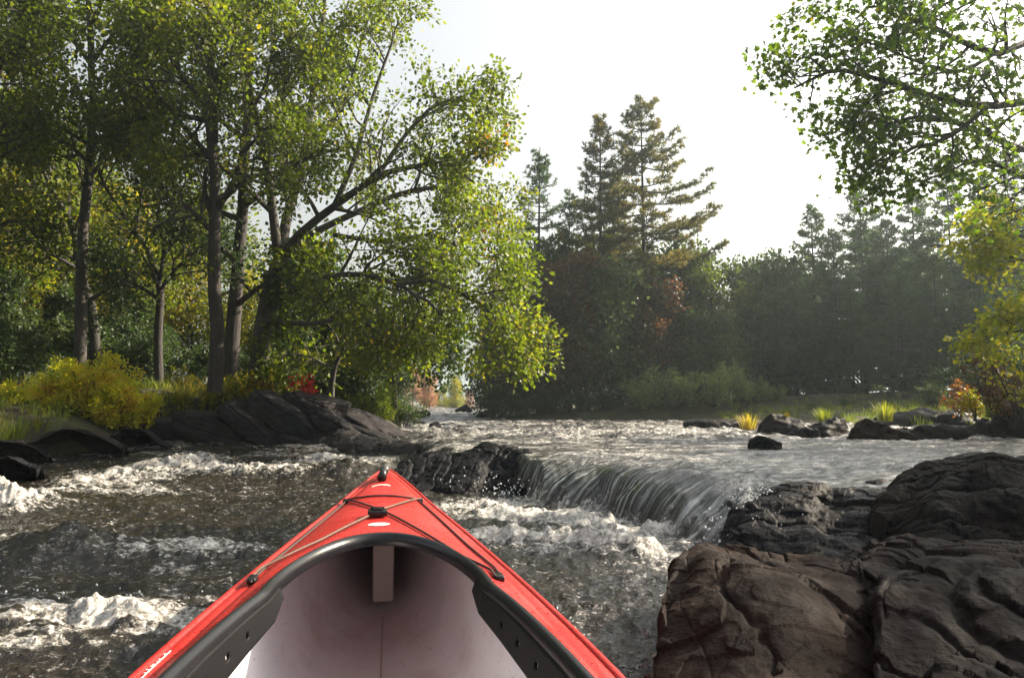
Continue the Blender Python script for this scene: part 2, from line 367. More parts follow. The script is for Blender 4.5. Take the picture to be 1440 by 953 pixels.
river = mesh_np('river', P2, faces, M_water, attrs={'foam': ('POINT', foam_sheen), 'fallm': ('POINT', flm), 'chop': ('POINT', chop), 'chop2': ('POINT', chop2), 'up': ('POINT', (1 - lower) * (1 - fall) * ss(4.5, 7.5, y)), 'flow': ('POINT', np.stack([aa, al, 0 * aa], 1))})
tag(river, kind='structure')
del P2, faces, h, foam, mound, n_big, n_mid, streak, rid, rid2
SHADE=[(8.2,5.9,.74,"unseen low tree added off to the right to shade the corner rocks"),(9.6,6.9,.8,"unseen tree off to the right behind the low added shading one"),(12.0,13.8,1.0,"unseen tree added off to the right to shade the fall"),(12.8,11.6,1.1,"unseen tall tree off to the right behind the added shading one")]
HAZE=0.0012; HAZE_G=0.6
# ================================================================ ROCKS
M_rock_left = rock_mat('rock_bedrock', (.006, .006, .008), (.014, .0135, .016), (.060, .056, .056), (.026, .020, .018), .55, .06)
M_rock_wet = rock_mat('rock_wet', (.002, .002, .003), (.004, .004, .006), (.012, .012, .016), (.006, .005, .005), .46, .07)
M_rock_brown = rock_mat('rock_brown', (.005, .004, .004), (.013, .0088, .0075), (.050, .038, .030), (.018, .0085, .0065), .62, .05)
M_rock_dark = rock_mat('rock_dark', (.002, .002, .003), (.0045, .004, .0045), (.018, .015, .014), (.012, .006, .005), .6, .05)
def rock_disp(P, N, amp, strata, th, sd, edge=.35, gw=.03, cross=.25):
    s = np.array(strata, float); s /= np.linalg.norm(s)
    q = P + sd * 3.7
    fb = fbm(q * 1.7, 3)
    d = amp * (.55 * fb + .45 * np.floor(fb * 3.2) / 3.2 + .24 * fbm(q * 5.5, 4, .5) - .10 * np.abs(fbm(q * 15, 3)))
    rough_ = .05 * fbm(q * 9, 3)
    for k, (fr, aa_) in enumerate(((1., 1.), (2.3, .4))):
        w_ = (P @ s) / th * fr + .22 * fbm(q * 1.1 + 9 * k, 2) + rough_
        lay = np.floor(w_); f = w_ - lay
        hsh = np.sin(lay * 127.1 + sd * 31.7 + k * 7) * 43758.5; hsh -= np.floor(hsh)
        ex = fbm(q * 2.3 + 31 * k + lay[:, None] * 3.3, 2) > -.25          # layers break off here and there
        rnd_ = 1 - np.abs(2 * f - 1)**3
        groove = np.exp(-(np.minimum(f, 1 - f) / gw)**2)
        d = d + amp * aa_ * edge * (1.5 * (hsh - .5) * ex + .35 * rnd_ - .55 * groove * (.3 + .7 * ex))
    c2 = np.array([s[2], .4, -s[0]]); c2 /= np.linalg.norm(c2)
    w2 = (P @ c2) / (th * 3.1) + .3 * fbm(q * 1.2 + 40, 2) + rough_; f2 = w2 - np.floor(w2)
    hs = np.sin(np.floor(w2) * 91.7 + sd) * 4373.5; hs -= np.floor(hs)
    d = d + amp * cross * ((hs - .5) - .8 * np.exp(-(np.minimum(f2, 1 - f2) / (gw * .5))**2))
    return P + N * d[:, None]
def loft_rock(name, prof, mat, nu, nv, amp, strata=(.5, 0, .85), th=.2, sd=1., edge=.35, gw=.04, cross=.3):
    C = np.array(prof, float)                     # (stations, points, 3)
    ns, npf = C.shape[:2]
    us = np.linspace(0, ns - 1, nu); vs_ = np.linspace(0, npf - 1, nv)
    A = np.stack([np.stack([cinterp(vs_, range(npf), C[i, :, k]) for k in range(3)], -1) for i in range(ns)])
    B = np.zeros((nu, nv, 3))
    for k in range(3):
        for j in range(nv): B[:, j, k] = cinterp(us, range(ns), A[:, j, k])
    du = np.gradient(B, axis=0); dv = np.gradient(B, axis=1); N = np.cross(du, dv); L = np.linalg.norm(N, axis=2)[..., None]; N /= L + 1e-9
    if N[nu // 2, nv // 2, 2] < 0: N = -N
    P = rock_disp(B.reshape(-1, 3), N.reshape(-1, 3), amp, strata, th, sd, edge, gw, cross)
    P3 = P.reshape(nu, nv, 3)
    # close the ends and the bottom
    base = B.copy(); base[..., 2] = np.minimum(base[..., 2], -.45)
    V = np.concatenate([P, [B[0].mean(0) - [0, 0, .3]], [B[-1].mean(0) - [0, 0, .3]]]); n = nu * nv
    f = grid_faces(nu, nv)
    a = np.arange(n).reshape(nu, nv)
    tri = [[a[0, j], a[0, j + 1], n] for j in range(nv - 1)] + [[a[-1, j + 1], a[-1, j], n + 1] for j in range(nv - 1)]
    und = [[a[i + 1, 0], a[i, 0], a[i, -1], a[i + 1, -1]] for i in range(nu - 1)]
    return mesh_np(name, V, [np.concatenate([f, np.array(und)]), np.array(tri)], mat)
def st(pb, yb_, zb, pt, yt_, Dt, bulge=.1, back=.8, drop=.5):
    A = WZ(pb, yb_, zb); T = W(pt, yt_, Dt); h_ = T[2] - A[2]
    m1 = A + (T - A) * .33 + np.array([0, -bulge * .5, bulge * .7]); m2 = A + (T - A) * .68 + np.array([0, -bulge * .4, bulge])
    return [A + [0, -.12, -.5], A, m1, m2, T, T + [0, back * .5, -h_ * .25 * drop * 2], T + [0, back, -h_ - .5]]
# --- left outcrop (long slab ridge)
left = [st(212, 634, .1, 206, 622, 11.9, .02, .5), st(228, 634, .1, 232, 600, 12.3, .05), st(280, 636, .12, 275, 588, 12.4, .06), st(330, 637, .14, 335, 574, 12.4, .1),
        st(395, 636, .15, 395, 568, 12.4, .10), st(440, 636, .17, 440, 566, 12.5, .10), st(490, 636, .2, 480, 580, 12.6, .1), st(540, 634, .22, 525, 600, 12.7, .06), st(580, 630, .26, 570, 618, 12.8, .02), st(595, 630, .28, 592, 628, 12.8, 0, .4)]
o = loft_rock('rock_outcrop', left, M_rock_left, 420, 170, .045, (.60, -.1, .77), .3, 2.0, .4, .03, .2)
tag(o, 'long dark slab of tilted bedrock on the left bank below the red sapling', 'rock')
def slab(name, c, hl, ht, hd, tilt, yaw, mat, sd, n=46):
    import bmesh
    a = np.linspace(-1, 1, n); V = []; Fc = []; o_ = 0
    for ax in range(3):
        for s_ in (-1, 1):
            A_, B_ = np.meshgrid(a, a, indexing='ij'); Q = np.zeros((n * n, 3)); Q[:, ax] = s_; Q[:, (ax + 1) % 3] = A_.ravel(); Q[:, (ax + 2) % 3] = B_.ravel(); V.append(Q)
            f = grid_faces(n, n) + o_; Fc.append(f if s_ > 0 else f[:, ::-1]); o_ += n * n
    V = np.concatenate(V); Fc = np.concatenate(Fc); key = np.round(V, 4); u_, inv = np.unique(key, axis=0, return_inverse=True); V = u_; Fc = inv.reshape(-1)[Fc]
    p6 = (np.abs(V)**7).sum(1)**(1 / 7.); N = V / np.linalg.norm(V, axis=1)[:, None]; V = V / p6[:, None]
    rs = np.random.RandomState(int(sd * 7)); sh_ = rs.uniform(-.35, .35, 4)
    V[:, 2] += sh_[0] * V[:, 0] * .5 + sh_[1] * V[:, 1] * .4; V[:, 0] += sh_[2] * V[:, 1] * .6 + sh_[3] * V[:, 2] * .3; V[:, 1] *= 1 + .25 * V[:, 0] * sh_[2]
    V[:, 2] *= 1 - .35 * np.clip(V[:, 0], -1, 1)**2 * rs.rand()
    P = V * [hl, hd, ht]; P = rock_disp(P + sd, N, .03, (.08, .1, 1), ht * .9, sd, .7, .05, .5) - sd
    ct, s2 = math.cos(tilt), math.sin(tilt); P = P @ np.array([[ct, 0, -s2], [0, 1, 0], [s2, 0, ct]]); cy, sy = math.cos(yaw), math.sin(yaw); P = P @ np.array([[cy, sy, 0], [-sy, cy, 0], [0, 0, 1]])
    o = mesh_np(name, P, Fc, mat); o.location = c; return o
for i, (px, py, D, L, th, dp, tl, lab) in enumerate([(262, 612, 11.9, .55, .20, .5, 5, 'blocky slab at the left end of the dark outcrop'), (312, 606, 11.7, .62, .20, .5, 14, 'slab second from the left end of the dark outcrop'), (372, 604, 11.6, .66, .13, .5, 36, 'steep narrow slab with a pale edge in the left half of the outcrop'),
    (408, 598, 11.8, .62, .24, .5, 30, 'thick steep slab right of the pale edged one'), (436, 576, 12.2, .45, .20, .5, 12, 'slab carrying the red sapling at the crest of the outcrop'), (458, 590, 12.1, .62, .13, .5, 32, 'upper slab right of the red sapling'), (486, 600, 12.0, .70, .11, .5, 31, 'second slab of the stack right of the red sapling'),
    (505, 614, 11.8, .70, .11, .5, 27, 'middle slab of the stack sloping into the water'), (540, 610, 12.1, .72, .09, .5, 28, 'outermost upper slab of the stack beside the channel'), (552, 622, 11.9, .62, .08, .5, 20, 'lowest slab tip of the outcrop at the channel'), (440, 628, 11.4, .55, .09, .35, 14, 'low slab at the waterline under the middle of the outcrop')]):
    o = slab('tilted_rock', W(px, py, D - .42), L, th * 1.15, dp, R(tl), R(-12 + 5 * (i % 4)), M_rock_left, 3.3 + i * 1.7)
    tag(o, lab, 'rock', 'tilted slabs of the left outcrop')
# --- smaller rocks left of it
for (sts, sd, lab) in [
    ([st(150, 634, .08, 152, 618, 10.1, .01, .3), st(175, 636, .07, 172, 604, 10.3, .03, .5), st(205, 636, .07, 200, 606, 10.3, .03, .5), st(228, 635, .08, 222, 622, 10.3, .01, .4), st(243, 635, .08, 241, 632, 10.2, 0, .3)], 5., 'low split rock wedge right of the yellow shrub at the water edge'),
    ([st(52, 634, .06, 48, 622, 9.5, .01, .3), st(80, 637, .06, 78, 606, 9.6, .05, .5), st(115, 637, .06, 110, 605, 9.6, .05, .5), st(150, 637, .06, 145, 618, 9.6, .03, .5), st(176, 637, .06, 173, 633, 9.5, 0, .3)], 6., 'rounded grey rock hump in front of the yellow shrub'),
    ([st(-60, 650, .03, -50, 616, 8.6, .05, .6), st(-20, 652, .03, -15, 620, 8.7, .05, .5), st(20, 652, .03, 25, 623, 8.8, .03, .5), st(52, 645, .04, 50, 628, 8.9, .01, .4), st(66, 642, .04, 64, 640, 8.9, 0, .3)], 7., 'dark rock with a pale edge at the far left of the water edge'),
    ([st(-90, 690, 0, -80, 650, 7.3, .05, .6), st(-40, 690, 0, -35, 640, 7.5, .05, .5), st(5, 680, 0, 5, 642, 7.6, .04, .5), st(38, 668, .0, 35, 655, 7.8, .01, .4), st(52, 664, .0, 50, 661, 7.8, 0, .3)], 8., 'wet black rock lowest on the left edge beside the white water')]:
    o = loft_rock('shore_rock', sts, M_rock_left if sd < 8 else M_rock_wet, 130, 90, .04, (.5, .3, .8), .14, sd, .6)
    tag(o, lab, 'rock', 'small rocks along the left water edge')
# --- rock island beside the fall
isl = [st(538, 684, .0, 545, 672, 7.4, .0, .5), st(565, 692, .0, 570, 655, 7.8, .02, .6), st(610, 693, 0, 610, 640, 8.1, .03, .7), st(655, 693, 0, 655, 636, 8.1, .04, .8), st(690, 691, 0, 695, 628, 8.1, .05, .9),
       st(715, 694, 0, 725, 629, 7.9, .05, .9), st(735, 700, 0, 752, 640, 7.4, .03, .8), st(742, 704, 0, 768, 660, 6.9, .0, .6)]
o = loft_rock('rock_ledge', isl, M_rock_wet, 260, 160, .05, (.55, .2, -.75), .22, 3.3, .5)
tag(o, 'smooth wet black rock hump between the bow and the fall', 'rock')
# --- black wet ledge under the spill, right
led = [st(1000, 800, -.05, 1032, 712, 4.55, .0, .5), st(1025, 812, -.05, 1062, 690, 4.7, .07, .55), st(1070, 815, -.05, 1100, 686, 4.72, .12, .5), st(1130, 815, -.02, 1150, 687, 4.7, .10, .5), st(1160, 815, -.02, 1168, 687, 4.75, .05, .5),
       st(1200, 815, -.02, 1205, 681, 4.72, .08, .5), st(1260, 815, -.02, 1260, 679, 4.75, .10, .5), st(1330, 812, 0, 1330, 680, 4.8, .1, .5), st(1460, 812, 0, 1460, 676, 4.9, .1, .5), st(1600, 800, 0, 1600, 670, 5, .1, .5)]
o = loft_rock('rock_ledge', led, M_rock_wet, 420, 200, .055, (.25, .45, .85), .30, 11., .5, .03, .4)
tag(o, 'low black dripping ledge under the lip of the fall on the right', 'rock')
# --- big dark boulder, right
big = [st(1225, 800, 0, 1250, 735, 3.9, .03, .5), st(1255, 815, 0, 1285, 690, 4.1, .05, .7), st(1290, 830, 0, 1320, 658, 4.2, .1, .9), st(1340, 830, 0, 1352, 652, 4.25, .14, 1.), st(1395, 835, 0, 1396, 641, 4.3, .16, 1.1), st(1450, 835, 0, 1440, 652, 4.3, .16, 1.1), st(1540, 835, 0, 1520, 640, 4.3, .1, 1.), st(1700, 835, 0, 1680, 690, 4.3, .1, .8)]
o = loft_rock('boulder', big, M_rock_dark, 330, 200, .06, (.3, .6, .7), .3, 4.2, .4)
tag(o, 'large dark boulder on the right edge, tallest rock of the fall', 'rock')
# --- layered rock in the lower right corner
lay = [st(1185, 1080, 0, 1222, 826, 2.5, .03, .5), st(1210, 1090, 0, 1240, 800, 2.55, .08, .6), st(1270, 1110, 0, 1290, 782, 2.75, .1, .7), st(1370, 1130, 0, 1360, 780, 2.8, .12, .8), st(1480, 1150, 0, 1450, 780, 2.85, .12, .8), st(1640, 1150, 0, 1560, 770, 2.9, .1, .8), st(1900, 1100, 0, 1750, 800, 2.9, .1, .6)]
o = loft_rock('boulder', lay, M_rock_dark, 420, 340, .046, (.10, -.22, .95), .115, 9.1, 1.1, .06, .06)
tag(o, 'dark layered rock with level cracks in the lower right corner', 'rock')
# --- brown boulder in front
br = [st(905, 985, 0, 935, 880, 2.35, .0, .2), st(918, 1000, 0, 952, 822, 2.72, .06, .4), st(960, 1030, 0, 992, 776, 2.95, .09, .5), st(1020, 1060, 0, 1040, 786, 2.95, .13, .5), st(1080, 1080, 0, 1095, 797, 2.9, .13, .5), st(1140, 1090, 0, 1150, 803, 2.85, .10, .5), st(1200, 1080, 0, 1205, 808, 2.8, .06, .5), st(1250, 1060, 0, 1240, 830, 2.7, .0, .4)]
o = loft_rock('boulder', br, M_rock_brown, 380, 300, .034, (.42, -.2, .85), .27, 14.6, .55, .02, .35)
tag(o, 'rounded reddish brown boulder in front of the fall beside the kayak', 'rock')
# --- free boulders in the river / right shore
def boulder(name, c, size, rz, mat, sd, sub=5, amp=.12, planes=9):
    import bmesh
    bm = bmesh.new(); bmesh.ops.create_icosphere(bm, subdivisions=sub, radius=1.)
    V = np.array([v.co[:] for v in bm.verts]); Fc = np.array([[v.index for v in f.verts] for f in bm.faces]); bm.free()
    rs = np.random.RandomState(int(sd * 10)); N = rs.randn(planes + 6, 3); N /= np.linalg.norm(N, axis=1)[:, None]; hh = rs.uniform(.62, .95, planes + 6)
    dots = V @ N.T; r = np.where(dots > .05, hh / np.maximum(dots, .05), 9.); 
    r = -np.log(np.exp(-14 * np.minimum(r, 3)).sum(1)) / 14; r = np.minimum(r, 1.15)
    P = V * r[:, None]; sz = np.array(size)
    P = rock_disp(P * sz / sz.mean(), V, amp, (.2, .3, .9), .35, sd, .3) * sz.mean()
    cr, sr = math.cos(rz), math.sin(rz); P = P @ np.array([[cr, sr, 0], [-sr, cr, 0], [0, 0, 1]])
    o = mesh_np(name, P, Fc, mat); o.location = c; return o
def shore(px, py, z, wpx, hpx, D=None, **k):
    q = WZ(px, py, z) if D is None else W(px, py, D)
    D_ = q[1]; w_ = wpx / F * D_ / 2; hh = hpx / F * D_
    return q + np.array([0, w_ * .6, 0]), (w_, w_ * .75, hh)
RB = [ # px, py base, width, height, material, label
 (1085, 631, 46, 15, M_rock_wet, 'small round black stone alone in the upper pool'),
 (1012, 603, 80, 14, M_rock_left, 'flat dark rock at the pool end of the right rock line'),
 (1058, 606, 70, 13, M_rock_left, 'dark rock under the yellow grass tuft'),
 (1105, 612, 60, 20, M_rock_left, 'dark rock below the single yellow flower'),
 (1178, 614, 76, 24, M_rock_left, 'rounded rock left of the green grass tuft in the rock line'),
 (1140, 615, 40, 10, M_rock_left, 'low flat stone between the flower and the rounded rock'),
 (1242, 619, 90, 26, M_rock_brown, 'brown topped flat rock right of the green grass tuft'),
 (1300, 600, 90, 18, M_rock_left, 'long grey rock behind the brown topped rock'),
 (1330, 618, 90, 22, M_rock_left, 'dark block midway to the right bank'),
 (1365, 606, 90, 36, M_rock_left, 'tall dark rock under the reddish bushes on the right'),
 (1405, 614, 80, 26, M_rock_left, 'dark rock nearest the right edge by the pool'),
 (1450, 616, 70, 34, M_rock_left, 'dark rock cut by the right edge of the picture'),
 (1280, 612, 50, 10, M_rock_left, 'small wet stone right of the brown topped rock'),
 (610, 601, 17, 7, M_rock_wet, 'small stone in the narrow upper channel'),
 (580, 597, 34, 6, M_rock_left, 'flat stone at the foot of the green bank bushes'),
 (652, 582, 26, 10, M_rock_wet, 'dark stone at the head of the far rapid'),
 (680, 592, 22, 8, M_rock_wet, 'dark stone at the right side of the far rapid'),
 (586, 587, 34, 8, M_rock_left, 'dark stone at the left side of the far rapid'),
]
for i, (px, py, w_, h_, m_, lab) in enumerate(RB):
    c_, sz = shore(px, py, .34, w_, h_) if py > 594 else shore(px, py, 0, w_, h_, D=26. if py > 586 else 34.)
    if py <= 594: c_[2] = .42 if py > 586 else .5
    o = boulder('shore_rock', c_ - np.array([0, 0, sz[2] * .08]), (sz[0] * 1.15, sz[1], sz[2] * 1.35), .2 * (i % 5 - 2), m_, 20 + i * 3.3)
    tag(o, lab, 'rock', 'rocks of the upper pool')

# ================================================================ WATER SPRAY
def ico(sub=1):
    import bmesh
    bm = bmesh.new(); bmesh.ops.create_icosphere(bm, subdivisions=sub, radius=1.)
    V = np.array([v.co[:] for v in bm.verts]); Fc = np.array([[v.index for v in f.verts] for f in bm.faces]); bm.free(); return V, Fc
t = NT('spray_water'); t.pbr({'Base Color': (.75, .78, .8, 1), 'Roughness': .15, 'IOR': 1.33, 'Specular IOR Level': .6}); M_spray = t.m
rs = np.random.RandomState(3); iv, jf = ico(1); mb = MB(); cs = []
def drops(px, py, D, sx, sy, sz, n, r0=.0022, r1=.006):
    q = W(px, py, D)
    for _ in range(n):
        g = rs.randn(3); cs.append((q + g * [sx, sy, sz], rs.uniform(r0, r1) * (1 if rs.rand() < .85 else 1.6)))
drops(1040, 745, 4.45, .07, .06, .07, 330); drops(1060, 700, 4.6, .06, .05, .04, 140); drops(1015, 785, 4.3, .09, .08, .05, 260)
drops(1180, 700, 4.55, .02, .02, .04, 40); drops(1195, 790, 4.1, .03, .04, .06, 110, .002, .004); drops(860, 745, 5.3, .25, .12, .04, 130); drops(720, 690, 6.7, .12, .1, .05, 110, .003, .007)
drops(290, 650, 9.2, .6, .3, .04, 90, .003, .006); drops(440, 640, 11, .5, .3, .03, 60, .003, .006); drops(900, 770, 4.7, .15, .1, .03, 80); drops(60, 845, 3.2, .25, .12, .04, 90, .002, .004)
drops(665, 675, 7.3, .25, .1, .04, 50, .003, .006); drops(1100, 740, 4.2, .12, .05, .08, 60, .0018, .0035)
V = np.concatenate([iv * r_ * [1, 1, 1.25] + c_ for c_, r_ in cs]); Fc = np.concatenate([jf + i * len(iv) for i in range(len(cs))])
tag(mesh_np('spray_drops', V, Fc, M_spray), 'loose white drops of water thrown up around the fall and the rapids', 'spray', kind='stuff')
# thin trickles running down the black ledge
t = NT('trickle_water'); p = t.pos()
nz = t.noise(t.mapping(p, (60, 60, 8)), 1.5, 5, .6)
t.pbr({'Base Color': t.ramp(nz, [(.42, (.015, .016, .02)), (.58, (.3, .32, .34)), (.7, (.75, .77, .8))]), 'Roughness': .12, 'IOR': 1.33, 'Normal': t.bump(nz, .8, .02)}); M_tr = t.m
def trickle(pts, w0, w1, lab):
    P = np.array([W(*q) for q in pts]); n = 60
    tt_ = np.linspace(0, len(P) - 1, n); C = np.stack([cinterp(tt_, range(len(P)), P[:, k]) for k in range(3)], -1)
    wd = np.linspace(w0, w1, n) * (1 + .35 * np.sin(np.arange(n) * .7) * rs.rand(n)); m = 13
    a = np.linspace(-1, 1, m); V = C[:, None] + np.array([1, .25, 0])[None, None] * (a[None, :, None] * wd[:, None, None]) + np.array([0, -1, .4]) * ((1 - a * a)[None, :, None] * .018)
    V = V.reshape(-1, 3); V += .014 * fbm(V * 22, 3)[:, None] * np.array([1, -1, .3])
    Bk = V + np.array([0, .03, -.01])
    f = grid_faces(n, m); V2 = np.concatenate([V, Bk]); f2 = np.concatenate([f, f[:, ::-1] + len(V)])
    tag(mesh_np('water_trickle', V2, f2, M_tr), lab, 'trickle', 'trickles down the black ledge')
trickle([(1172, 692, 4.6), (1176, 715, 4.45), (1182, 740, 4.3)], .02, .035, 'thin upper trickle through the notch in the black ledge')
trickle([(1185, 745, 4.22), (1196, 765, 4.1), (1194, 795, 3.95), (1192, 815, 3.9)], .03, .035, 'wide lower trickle falling behind the brown boulder')
trickle([(1270, 760, 4.1), (1225, 752, 4.12), (1196, 760, 4.1)], .012, .03, 'sideways trickle coming from under the large dark boulder')

# ================================================================ KAYAK
t = NT('kayak_red'); p = t.obj()
n_ = t.noise(p, 3, 5, .6); wet = t.noise(p, 140, 2, .5)
drop = t.ramp(wet, [(.63, (0, 0, 0)), (.66, (1, 1, 1))])
c = t.mix(n_, (.33, .012, .010), (.44, .026, .022))
scr = t.ramp(t.noise(t.mapping(p, (3, 60, 3), (0, 0, .4)), 2, 5, .7), [(.62, (0, 0, 0)), (.72, (.35,) * 3)])
c = t.mix(scr, c, (.48, .12, .10))
scr2 = t.ramp(t.noise(t.mapping(p, (70, 4, 4), (0, 0, -.9)), 2.3, 5, .75), [(.66, (0, 0, 0)), (.70, (.45,) * 3)]); c = t.mix(scr2, c, (.52, .22, .19))
dirt = t.ramp(t.noise(p, 7, 6, .7), [(.52, (0, 0, 0)), (.72, (.55,) * 3)]); c = t.mix(dirt, c, (.16, .012, .010))
b_ = t.bump(drop, .9, .006); b_ = t.bump(t.noise(p, 250, 3, .6), .15, .002, b_)
t.pbr({'Base Color': c, 'Roughness': t.mix(drop, t.ramp(n_, [(.3, (.25,) * 3), (.7, (.48,) * 3)]), (.06,) * 3), 'Specular IOR Level': .5, 'Normal': b_}); M_red = t.m
t = NT('kayak_liner'); p = t.obj()
c = t.mix(t.noise(p, 4, 5, .6), (.82, .81, .84), (.90, .89, .92))
c = t.mix(t.ramp(t.noise(p, 90, 4, .7), [(.64, (0, 0, 0)), (.70, (.85,) * 3)]), c, (.18, .12, .09))
c = t.mix(t.ramp(t.noise(p, 5, 7, .7), [(.5, (0, 0, 0)), (.75, (.5,) * 3)]), c, (.45, .38, .36))
t.pbr({'Base Color': c, 'Roughness': .45, 'Normal': t.bump(t.noise(p, 30, 5, .6), .15, .003)}); M_liner = t.m
M_black = simple('black_plastic', (.009, .009, .011), .28, (160, .25, .002), .4); M_panel = simple('panel_plastic', (.006, .006, .007), .6, (90, .2, .002), .12)
M_cord = simple('cord', (.025, .014, .011), .7, (300, .5, .002)); M_foam = simple('foam_block', (.55, .50, .47), .7, (120, .3, .003)); M_white = simple('sticker_white', (.75, .73, .70), .4)
M_ink = simple('sticker_ink', (.16, .14, .12), .5)
kay = empty('kayak', (float(K2W(0, 0, 0)[0]), float(K2W(0, 0, 0)[1]), 0), 0, 'red sit-inside kayak with black cockpit rim pointing upstream from the bottom of the picture', 'kayak')
kinv = -np.array(kay.location)
def kadd(name, V, Fc, mat, smooth=True, parent=kay):
    V = np.asarray(V, float).reshape(-1, 3) + kinv
    if not parent: parent = kay
    return mesh_np(name, V, Fc, mat, parent, smooth)
# hull (outer) and liner (inner)
def hull(name, off, mat, s0, s1, n=150, m=41, flip=False, lift=0.):
    S = np.linspace(s0, s1, n); ph = np.linspace(-math.pi / 2, math.pi / 2, m)
    w_ = np.maximum(k_w(S) - off, .002); zs = k_zs(S) - off * .3; zk = k_zk(S) + off * 1.6 + lift * np.interp(S, [-.5, .3, 1.5, 2.5], [.0, .035, .12, .12])
    A = np.sign(np.sin(ph)) * np.abs(np.sin(ph))**.75; B = 1 - np.cos(ph)**.62
    sh = np.clip((S - 1.0) / 1.2, 0, 1)[:, None]
    A2 = A[None] * (1 - sh) + (np.sin(ph) * np.abs(np.sin(ph))**.5)[None] * sh
    T = w_[:, None] * A2; Z = zk[:, None] + (zs - zk)[:, None] * B[None]
    V = K2W(S[:, None] + 0 * T, T, Z); f = grid_faces(n, m); return kadd(name, V, f[:, ::-1] if flip else f, mat)
hull('hull', 0, M_red, -2.3, KL); hull('hull_liner', .014, M_liner, -2.15, KL - .35, flip=True, lift=1.)
# deck: two sides, thickness downwards
SF = .775
S = np.unique(np.concatenate([np.linspace(-2.3, -1.36, 20), np.linspace(-1.35, .3, 80), SF - (np.linspace(0, 1, 60)[::-1])**2 * .47, np.linspace(SF + .004, KL, 90)]))
nk = 14
def deck_side(sg, dz):
    inner = np.where((S < SF) & (S > -1.35), k_wc(S) - .012, 0); inner = np.maximum(inner, 0)
    k = np.linspace(0, 1, nk)[None]; T = k_w(S)[:, None] * (1 - k) + inner[:, None] * k
    Z = k_deck(S[:, None], T) + dz
    # pressed channel along the edge
    e = (k_w(S)[:, None] - T); Z = Z - .006 * np.exp(-((e - .032) / .008)**2) * (k_w(S)[:, None] > .07)
    return K2W(S[:, None] + 0 * T, sg * T, Z)
nk = 26
mb = MB(); f = grid_faces(len(S), nk)
for sg in (1, -1):
    mb.add(deck_side(sg, 0).reshape(-1, 3) + kinv, f if sg < 0 else f[:, ::-1]); mb.add(deck_side(sg, -.005).reshape(-1, 3) + kinv, f if sg > 0 else f[:, ::-1])
deck = mb.build('deck', M_red, kay)
# seam rail
mb = MB(); Sr = np.linspace(-2.28, KL, 160)
for sg in (1, -1):
    a = K2W(Sr, sg * (k_w(Sr) + .002), k_zs(Sr) - .002) + kinv; mb.tube(a, .0085, 8)
mb.build('seam_rail', M_red, kay)
# coaming
s1 = SF - (np.linspace(0, 1, 70))**2 * .45; s2 = np.linspace(.32, -1.0, 70); s3 = -1.35 + (np.linspace(1, 0, 30)[1:])**2 * .33
half = np.concatenate([s1, s2, s3]); tw = k_wc(half); right = np.stack([half, tw], 1); leftp = np.stack([half[::-1], -tw[::-1]], 1)[1:-1]
out = np.concatenate([right, leftp]); zc = k_deck(out[:, 0], np.minimum(np.abs(out[:, 1]), k_w(out[:, 0]) * .98))
for _ in range(6): zc = (np.roll(zc, 1) + zc + np.roll(zc, -1)) / 3
tg = np.roll(out, -1, 0) - np.roll(out, 1, 0); tg /= np.linalg.norm(tg, axis=1)[:, None] + 1e-9; nr = np.stack([-tg[:, 1], tg[:, 0]], 1)
if (nr[70] @ np.array([0, 1])) < 0: nr = -nr
prof = [(.011, -.004), (.012, .007), (.008, .017), (.000, .022), (-.005, .019), (-.010, .014), (-.012, .008), (-.013, -.006), (-.011, -.008), (-.010, .000), (-.007, .007), (.004, .006)]
def sweep(prof, name, mat, closed=True, sel=None, parent=kay):
    V = np.stack([K2W(out[:, 0] + nr[:, 0] * a, out[:, 1] + nr[:, 1] * a, zc + b) for a, b in prof], 1)
    if sel is not None: V = V[sel]
    nu, nv = V.shape[:2]
    f = grid_faces(nu, nv, closed)
    if sel is None:
        a_ = np.arange(nu * nv).reshape(nu, nv); a_ = np.concatenate([a_, a_[:, :1]], 1)
        f = np.concatenate([f, np.stack([a_[-1, :-1], a_[0, :-1], a_[0, 1:], a_[-1, 1:]], 1)])
    return kadd(name, V, f, mat, True, parent)
coam = sweep(prof, 'cockpit_rim', M_black)
# thigh pads / side panels with slots, built as thick plates in (s, depth)
def plate(name, poly_top, poly_bot, n, th, mat, holes=()):
    """plate between two (s,t,z) polylines, with thickness and cut-out slots (u0,u1,v0,v1)"""
    a = np.linspace(0, 1, n); T_ = np.stack([np.interp(a, np.linspace(0, 1, len(poly_top)), [q[k] for q in poly_top]) for k in range(3)], 1); B_ = np.stack([np.interp(a, np.linspace(0, 1, len(poly_bot)), [q[k] for q in poly_bot]) for k in range(3)], 1)
    m = 13; k = np.linspace(0, 1, m)[None, :, None]; G = T_[:, None] * (1 - k) + B_[:, None] * k
    V = K2W(G[..., 0], G[..., 1], G[..., 2]); f = grid_faces(n, m); fu = (np.arange(n - 1).repeat(m - 1) + .5) / n; fv = (np.tile(np.arange(m - 1), n - 1) + .5) / (m - 1)
    keep = np.ones(len(f), bool)
    for (u0, u1, v0, v1) in holes: keep &= ~((fu > u0) & (fu < u1) & (fv > v0) & (fv < v1))
    o = kadd(name, V, f[keep], mat); mo = o.modifiers.new('s', 'SOLIDIFY'); mo.thickness = th; mo.offset = 0; return o
